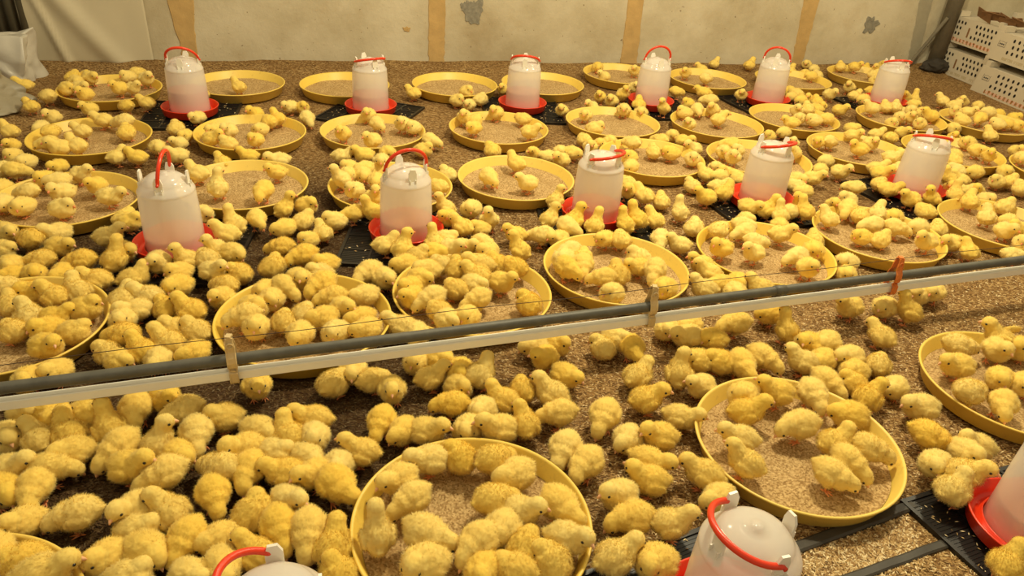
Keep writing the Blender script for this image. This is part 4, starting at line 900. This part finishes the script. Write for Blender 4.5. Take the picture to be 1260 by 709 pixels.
    me=bpy.data.meshes.new('crate'); bm.to_mesh(me); bm.free()
    o=link('crate_body',me,[M_CRATE,M_HOLE,M_PRINT,M_PINK,M_TAN,M_GREYP,M_CARD],root)
crate(0,.000,0,'white perforated chick crate, lower left of the corner stack',False,.0,0,'latin',.375)
crate(0.012,.172,0,'white perforated chick crate, upper left of the corner stack',False,.0,0,'cjk',.375)
crate(.40,-.002,.075,'white perforated chick crate, lower right, jutting forward of the stack',True,.13,.22,'cjk')
crate(.41,.172,.06,'white perforated chick crate at the right edge, topmost and partly cut off',True,.13,.1,'latin')
def cardboard(s,n,label):
    bm=bmesh.new(); rnd=random.Random(n)
    c=CR+CDIR*s+CN*-.02
    for k in range(3):
        R=Matrix.Rotation(math.atan2(CDIR.y,CDIR.x)+rnd.uniform(-.1,.1),3,'Z')@Matrix.Rotation(rnd.uniform(-.25,.25),3,'Y')@Matrix.Rotation(.3+.3*k,3,'X')
        box(bm,c+CDIR*(.05*k)+Vector((0,0,.345+.005*k)),(.12,.004,.05),R)
    o=link('cardboard_scrap',fin(bm),M_CARD); tag(o,label,'cardboard')
cardboard(.20,1,'torn brown cardboard scrap on the upper left crate, left piece')
cardboard(.37,2,'torn brown cardboard scrap on the upper left crate, right piece')
def crumple(bm,amp,seed,fr):
    for v in bm.verts:
        q=v.co*fr; v.co+=Vector((noise.noise(q+Vector((seed,0,0))),noise.noise(q+Vector((0,seed,0))),noise.noise(q+Vector((0,0,seed)))))*amp
def sack():
    bm=bmesh.new(); box(bm,(0,0,0),(.42,.20,.20)); bmesh.ops.subdivide_edges(bm,edges=bm.edges,cuts=24,use_grid_fill=True)
    for v in bm.verts:
        if v.co.z>0: v.co.y*=1-.4*(v.co.z/.1)**2
        v.co.z+=.02*math.sin(v.co.x*9)*(v.co.z>0)
        q=v.co*7+Vector((3,1,7)); rdg=abs(noise.noise(q)); v.co+=v.co.normalized()*(-.03*max(0,.25-rdg)*4+.006*noise.noise(v.co*30))
    crumple(bm,.018,5,9)
    o=link('plastic_sack',fin(bm),M_SACK,None,True); o.location=(-2.225,2.95,.088); o.rotation_euler=(.05,.06,math.radians(12))
    tag(o,'crumpled light grey plastic sack slumped against the wall at far left','sack')
sack()
def sheet():
    bm=bmesh.new(); g=[]
    for i in range(36):
        row=[]
        for j in range(26):
            a=i/35; b=j/25
            x=-1.87-.04*a-b*.16; y=2.72-.36*a; z=.004+.15*b*(1-.25*a)
            p=Vector((x,y,z)); n=noise.noise(Vector((a*4,b*4,9)))*.03+abs(noise.noise(Vector((a*7,b*5,2))))*.03
            row.append(bm.verts.new(p+Vector((n*.9,0,n*.4*b))))
        g.append(row)
    for p,q in zip(g,g[1:]):
        for k in range(25): bm.faces.new((p[k],q[k],q[k+1],p[k+1]))
    o=link('grey_tarp',fin(bm),M_SHEET,None,True); o.modifiers.new('s','SOLIDIFY').thickness=.003; tag(o,'dull grey creased tarp leaning at the left edge by the sack','tarp')
sheet()
# ---------------------------------------------------------------- chicks
def ell(bm,c,r,rot=None,sub=3):
    M=Matrix.Translation(Vector(c)*.01)@(rot.to_4x4() if rot else Matrix())@Matrix.Diagonal((r[0]*.01,r[1]*.01,r[2]*.01,1))
    bmesh.ops.create_icosphere(bm,subdivisions=sub,radius=1,matrix=M)
def chain(bm,p0,p1,r0,r1,n=7):
    for k in range(n):
        f=k/(n-1); c=Vector(p0).lerp(Vector(p1),f); r=r0+(r1-r0)*f; ell(bm,c,(r,r,r),None,2)
RY=lambda a:Matrix.Rotation(math.radians(a),3,'Y')
RZm=lambda a:Matrix.Rotation(math.radians(a),3,'Z')
#  pose: list of body blobs, neck from/to, head centre, yaw, pitch(down +), wing shape
POSE={
 'n0':dict(b=[((-.3,0,3.5),(2.75,2.5,2.35),10),((-1.9,0,3.6),(1.5,1.7,1.6),0),((1.1,0,3.7),(2.1,2.2,2.1),0)],nk=((1.4,0,4.5),(2.5,0,5.6),1.75,1.45),h=(2.9,0,6.0),y=0,p=8,wz=3.6),
 'n1':dict(b=[((-.3,0,3.5),(2.75,2.55,2.35),8),((-1.9,.1,3.6),(1.5,1.7,1.5),0),((1.1,0,3.6),(2.1,2.2,2.1),0)],nk=((1.4,0.1,4.4),(2.4,.5,5.4),1.75,1.45),h=(2.7,.7,5.8),y=38,p=14,wz=3.6),
 'n2':dict(b=[((-.3,0,3.4),(2.75,2.5,2.4),5),((-1.9,-.1,3.5),(1.5,1.7,1.5),0),((1.1,0,3.5),(2.1,2.2,2.1),0)],nk=((1.4,-.1,4.3),(2.4,-.5,5.3),1.75,1.45),h=(2.8,-.7,5.7),y=-42,p=5,wz=3.5),
 'n3':dict(b=[((-.3,0,3.4),(2.85,2.5,2.3),0),((-2.1,0,3.5),(1.5,1.6,1.5),0),((1.3,0,3.4),(2.1,2.2,2.0),0)],nk=((1.7,0,4.0),(2.9,.2,4.8),1.7,1.45),h=(3.3,.2,5.1),y=10,p=20,wz=3.5),
 'u0':dict(b=[((-.4,0,3.7),(2.7,2.35,2.45),-20),((-1.7,0,3.0),(1.5,1.7,1.5),0),((.8,0,4.5),(2.0,2.05,2.1),0)],nk=((1.0,0,5.2),(1.8,0,7.1),1.65,1.35),h=(2.1,0,7.6),y=0,p=0,wz=3.9),
 'u1':dict(b=[((-.4,0,3.7),(2.7,2.35,2.45),-22),((-1.7,0,3.0),(1.5,1.7,1.5),0),((.8,0,4.5),(2.0,2.05,2.1),0)],nk=((1.0,0,5.2),(1.7,-.3,7.0),1.65,1.35),h=(1.9,-.5,7.5),y=-50,p=4,wz=3.9),
 'd0':dict(b=[((-.5,0,4.0),(2.8,2.5,2.35),14),((-2.0,0,4.3),(1.6,1.7,1.6),0),((1.2,0,3.6),(2.1,2.2,2.0),0)],nk=((1.7,0,3.6),(3.1,0,3.1),1.75,1.45),h=(3.5,0,2.75),y=0,p=50,wz=4.0),
 'd1':dict(b=[((-.5,0,3.9),(2.8,2.55,2.35),12),((-2.0,0,4.2),(1.6,1.7,1.6),0),((1.2,.1,3.6),(2.1,2.2,2.0),0)],nk=((1.7,.2,3.7),(2.9,.6,3.4),1.75,1.45),h=(3.2,.8,3.1),y=22,p=42,wz=3.9),
 's0':dict(b=[((-.2,0,3.0),(2.8,2.65,2.5),0),((-1.9,0,3.0),(1.6,1.9,1.6),0),((1.0,0,3.1),(2.2,2.3,2.2),0)],nk=((.9,0,4.0),(1.5,0,4.6),1.7,1.5),h=(1.9,0,4.8),y=5,p=30,wz=3.1),
 's1':dict(b=[((-.2,0,3.0),(2.8,2.7,2.5),0),((-1.9,0,3.1),(1.7,2.0,1.6),0),((1.0,0,3.0),(2.2,2.3,2.2),0)],nk=((.9,.3,3.9),(1.5,.9,4.3),1.7,1.5),h=(1.8,1.2,4.3),y=60,p=35,wz=3.1),
 's2':dict(b=[((-.2,0,3.2),(2.8,2.6,2.4),6),((-1.9,0,3.5),(1.6,1.8,1.6),0),((1.0,0,3.2),(2.1,2.2,2.1),0)],nk=((1.2,-.2,3.8),(2.1,-.5,3.8),1.7,1.5),h=(2.4,-.6,3.7),y=-25,p=45,wz=3.3),
 'w0':dict(b=[((-.5,0,3.9),(2.7,2.3,2.3),-10),((-1.9,0,3.3),(1.5,1.6,1.4),0),((.9,0,4.5),(2.0,2.0,2.0),0)],nk=((1.3,0,5.2),(2.5,.3,6.4),1.65,1.35),h=(2.8,.4,6.8),y=15,p=5,wz=4.4,raised=True),
}
def surface(P,vox,sm):
    bm=bmesh.new()
    for c,r,a in P['b']: ell(bm,c,r,RY(a))
    a,b,r0_,r1_=P['nk']; chain(bm,a,b,r0_,r1_); h=P['h']
    HR=RZm(P['y'])@RY(P['p'])
    ell(bm,h,(1.58,1.38,1.36),HR); ell(bm,Vector(h)+HR@Vector((.75,0,-.28)),(.95,.82,.72),HR)
    for s in (-1,1):
        if P.get('raised'): ell(bm,(-.9,s*2.6,P['wz']+1.0),(2.2,.42,1.0),RZm(-s*28)@RY(28)); ell(bm,(.2,s*1.9,P['wz']+.1),(1.2,.8,.9))
        else: ell(bm,(-.6,s*2.28,P['wz']-.15),(1.8,.5,1.15),RZm(s*5)@RY(-10 if P['p']<40 else 8))
        ell(bm,(-.2,s*.95,1.75),(.75,.62,.85))
    ell(bm,(P['b'][1][0][0]-1.3,0,P['b'][1][0][2]+.1),(.7,.7,.5),RY(20))
    me=bpy.data.meshes.new('t'); bm.to_mesh(me); bm.free(); o=bpy.data.objects.new('t',me); COL.objects.link(o)
    m=o.modifiers.new('r','REMESH'); m.mode='VOXEL'; m.voxel_size=vox
    dg=bpy.context.evaluated_depsgraph_get(); e=o.evaluated_get(dg); res=bpy.data.meshes.new_from_object(e)
    bpy.data.objects.remove(o); bpy.data.meshes.remove(me)
    bm=bmesh.new(); bm.from_mesh(res); bpy.data.meshes.remove(res)
    for _ in range(sm): bmesh.ops.smooth_vert(bm,verts=bm.verts,factor=.5,use_axis_x=True,use_axis_y=True,use_axis_z=True)
    bm.normal_update()
    for v in bm.verts:
        k=.0014*noise.noise(v.co*110)+.0006*noise.noise(v.co*300)
        hd=(v.co-Vector(h)*.01).length
        if hd<.017: k*=.5
        v.co+=v.normal*k
    bm.normal_update(); bmesh.ops.triangulate(bm,faces=bm.faces)
    return bm
def down_mesh(name,key,vox,sm,nb,bw,bl):
    P=POSE[key]; bm=surface(P,vox,sm); bm.normal_update()
    V=np.array([v.co[:] for v in bm.verts]); N=np.array([v.normal[:] for v in bm.verts]); F=np.array([[v.index for v in f.verts] for f in bm.faces]); bm.free()
    rng=np.random.default_rng(sum(map(ord,key)))
    A=V[F]; ar=np.linalg.norm(np.cross(A[:,1]-A[:,0],A[:,2]-A[:,0]),axis=1); pick=rng.choice(len(F),nb,p=ar/ar.sum())
    u=rng.uniform(0,1,(nb,2)); fl=u.sum(1)>1; u[fl]=1-u[fl]; wts=np.stack([1-u.sum(1),u[:,0],u[:,1]],1)[...,None]
    p=(A[pick]*wts).sum(1); n=(N[F][pick]*wts).sum(1); n/=np.linalg.norm(n,axis=1,keepdims=True)
    hc=np.array(P['h'])*.01; ish=np.linalg.norm(p-hc,axis=1)<.020
    flow=np.tile(np.array([-1,0,-.35]),(nb,1)); flow[ish]=np.array([-.8,0,-.3])
    flow=flow+rng.normal(0,.75,(nb,3)); flow-=n*(flow*n).sum(1,keepdims=True); flow/=np.linalg.norm(flow,axis=1,keepdims=True)
    lift=rng.uniform(.35,1.0,nb)[:,None]; dr=flow*(1-lift*.55)+n*lift; dr/=np.linalg.norm(dr,axis=1,keepdims=True)
    side=np.cross(dr,n); side/=np.linalg.norm(side,axis=1,keepdims=True)+1e-9
    L=(bl*rng.uniform(.6,1.25,nb)*np.where(ish,.55,1))[:,None]; Wd=bw*rng.uniform(.7,1.2,nb)[:,None]
    # keep the face clear of long down
    r0_=p-n*.0006; a=r0_-side*Wd*.5; b=r0_+side*Wd*.5; c=r0_+dr*L
    g=np.cross(b-a,c-a); bad=((g*n).sum(1)<0); a2=a.copy(); a[bad]=b[bad]; b[bad]=a2[bad]
    BV=np.stack([a,b,c],1).reshape(-1,3); k=len(V); BF=(k+np.arange(nb*3)).reshape(-1,3)
    VV=np.concatenate([V,BV]); FF=np.concatenate([F,BF]); NN=np.concatenate([N,np.repeat(n,3,0)])
    zz=VV[:,2]; pale=np.clip((.040-zz)/.03,0,1)*.8
    ax=VV-hc; fr=np.clip(1-np.linalg.norm(ax,axis=1)/.022,0,1); pale=np.clip(pale-fr*.4,0,1)
    return VV,FF,NN,pale
def mk(name,VV,FF,NN,pale):
    me=npmesh(name,VV,FF,3); me.polygons.foreach_set('use_smooth',[True]*len(FF)); fattr(me,'pale',pale); fattr(me,'rnd',np.zeros(len(VV)))
    me.normals_split_custom_set_from_vertices(NN.tolist()); return me
def beak_bm(P):
    bm=bmesh.new(); HR=RZm(P['y'])@RY(P['p']); h=Vector(P['h'])
    for zz,ln,rr_ in ((-.12,1.0,.40),(-.32,.82,.32)):
        pts=[(1.25,0,zz),(1.6,0,zz+.02),(1.6+ln*.35,0,zz-.05),(1.6+ln*.62,0,zz-.17)]
        tube(bm,[(h+HR@Vector(q))*.01 for q in pts],[rr_*.01,rr_*.0078,rr_*.0045,.0003],8)
    return bm
def eye_bm(P,s,sub=2):
    bm=bmesh.new(); HR=RZm(P['y'])@RY(P['p']); h=Vector(P['h']); c=h+HR@Vector((.72,s*1.22,.12))
    ell(bm,c,(.25,.17,.24),HR@RZm(s*-22),sub); return bm
def leg_bm(s,n=7):
    bm=bmesh.new(); z=.01
    tube(bm,[Vector(q)*.01 for q in ((-.25,s*.95,1.7),(-.05,s*1.0,1.0),(-.1,s*1.05,.25))],[.0028,.0019,.0019],n)
    for a,l in ((0,1.5),(32,1.3),(-32,1.3),(180,.7)):
        e=Vector((math.cos(math.radians(a)),math.sin(math.radians(a)),0)); o=Vector((-.1,s*1.05,.22))
        tube(bm,[o*.01,(o+e*l*.55+Vector((0,0,-.02)))*.01,(o+e*l+Vector((0,0,-.12)))*.01],[.0017,.0014,.0006],max(5,n-1))
    return bm
HI={}
LEGS={s:fin(leg_bm(s)) for s in (-1,1)}
for k in POSE:
    P=POSE[k]
    HI[k]=dict(body=mk('chick_body_'+k,*down_mesh(k,k,.0014,7,6000,.00080,.0056)),beak=fin(beak_bm(P)),eyes=[fin(eye_bm(P,s)) for s in (-1,1)])
def make_chick(k):
    r=empty('chick'); H=HI[k]
    link('body',H['body'],M_FUR,r); link('beak',H['beak'],M_BEAK,r,True)
    for e in H['eyes']: link('eye',e,M_EYE,r,True)
    for s in (-1,1): link('leg',LEGS[s],M_LEG,r,True)
    return r
PROTO={}
def copy_chick(k):
    if k not in PROTO: PROTO[k]=make_chick(k); return PROTO[k]
    src=PROTO[k]; r=src.copy(); COL.objects.link(r)
    for ch in src.children:
        c=ch.copy(); COL.objects.link(c); c.parent=r
    return r
VAR={'n':['n0','n1','n2','n3'],'u':['u0','u1'],'d':['d0','d1'],'s':['s0','s1','s2']}
WING=(1.133,1.437)
crnd=random.Random(11)
wi=min(range(len(CHICKS)),key=lambda i:math.hypot(CHICKS[i][0]/1000-WING[0],CHICKS[i][1]/1000-WING[1]) if CHICKS[i][4]=='u' else 9)
for i,(x,y,z,a,p,lab) in enumerate(CHICKS):
    k=crnd.choice(VAR[p]); 
    if i==wi: k='w0'; lab='chick standing upright with wings raised in the lower pan at right edge'
    r=copy_chick(k); s=crnd.uniform(.95,1.08); r.location=(x/1000,y/1000,z/1000+.0008); r.rotation_euler=(0,0,math.radians(a)); r.scale=(s,s*crnd.uniform(.96,1.04),s*crnd.uniform(.96,1.03))
    tag(r,lab,'chick','yellow chicks crowding the pen')
# the rest of the flock, farther back: one object
def flock():
    low={}
    for k in POSE:
        V,F,N,pl=down_mesh(k,k,.0030,2,650,.0020,.0052)
        parts=[(V,F,N,pl,0)]
        P=POSE[k]
        for bm,mi in ((beak_bm(P),2),(eye_bm(P,-1,1),1),(eye_bm(P,1,1),1),(leg_bm(-1,4),2),(leg_bm(1,4),2)):
            bmesh.ops.triangulate(bm,faces=bm.faces); bmesh.ops.recalc_face_normals(bm,faces=bm.faces); bm.normal_update()
            parts.append((np.array([v.co[:] for v in bm.verts]),np.array([[v.index for v in f.verts] for f in bm.faces]),np.array([v.normal[:] for v in bm.verts]),np.zeros(len(bm.verts)),mi)); bm.free()
        Vs,Fs,Ns,Ps,Ms=[],[],[],[],[]; off=0
        for V,F,N,pl,mi in parts: Vs.append(V);Fs.append(F+off);Ns.append(N);Ps.append(pl);Ms.append(np.full(len(F),mi)); off+=len(V)
        low[k]=tuple(map(np.concatenate,(Vs,Fs,Ns,Ps,Ms)))
    out=[[],[],[],[],[],[]]; off=0; rg=random.Random(5)
    for x,y,z,a,p in FAR_CHICKS:
        V,F,N,pl,M=low[rg.choice(VAR[p])]; s=rg.uniform(.95,1.08); c,sn=math.cos(math.radians(a)),math.sin(math.radians(a)); R=np.array([[c,-sn,0],[sn,c,0],[0,0,1]])
        out[0].append(V@R.T*s+np.array([x/1000,y/1000,z/1000+.0008])); out[1].append(F+off); out[2].append(N@R.T); out[3].append(pl); out[4].append(M); out[5].append(np.full(len(V),rg.random())); off+=len(V)
    V,F,N,pl,M,rn=map(np.concatenate,out)
    me=npmesh('flock',V,F,3); me.polygons.foreach_set('use_smooth',[True]*len(F)); me.polygons.foreach_set('material_index',M.astype(np.int32)); fattr(me,'pale',pl); fattr(me,'rnd',rn)
    for m in (M_FUR,M_EYE,M_LEG): me.materials.append(m)
    me.normals_split_custom_set_from_vertices(N.tolist())
    o=link('chick_flock',me,[M_FUR]); tag(o,'hundreds of small yellow chicks crowding the far half of the pen','chicks',kind='stuff')
flock()
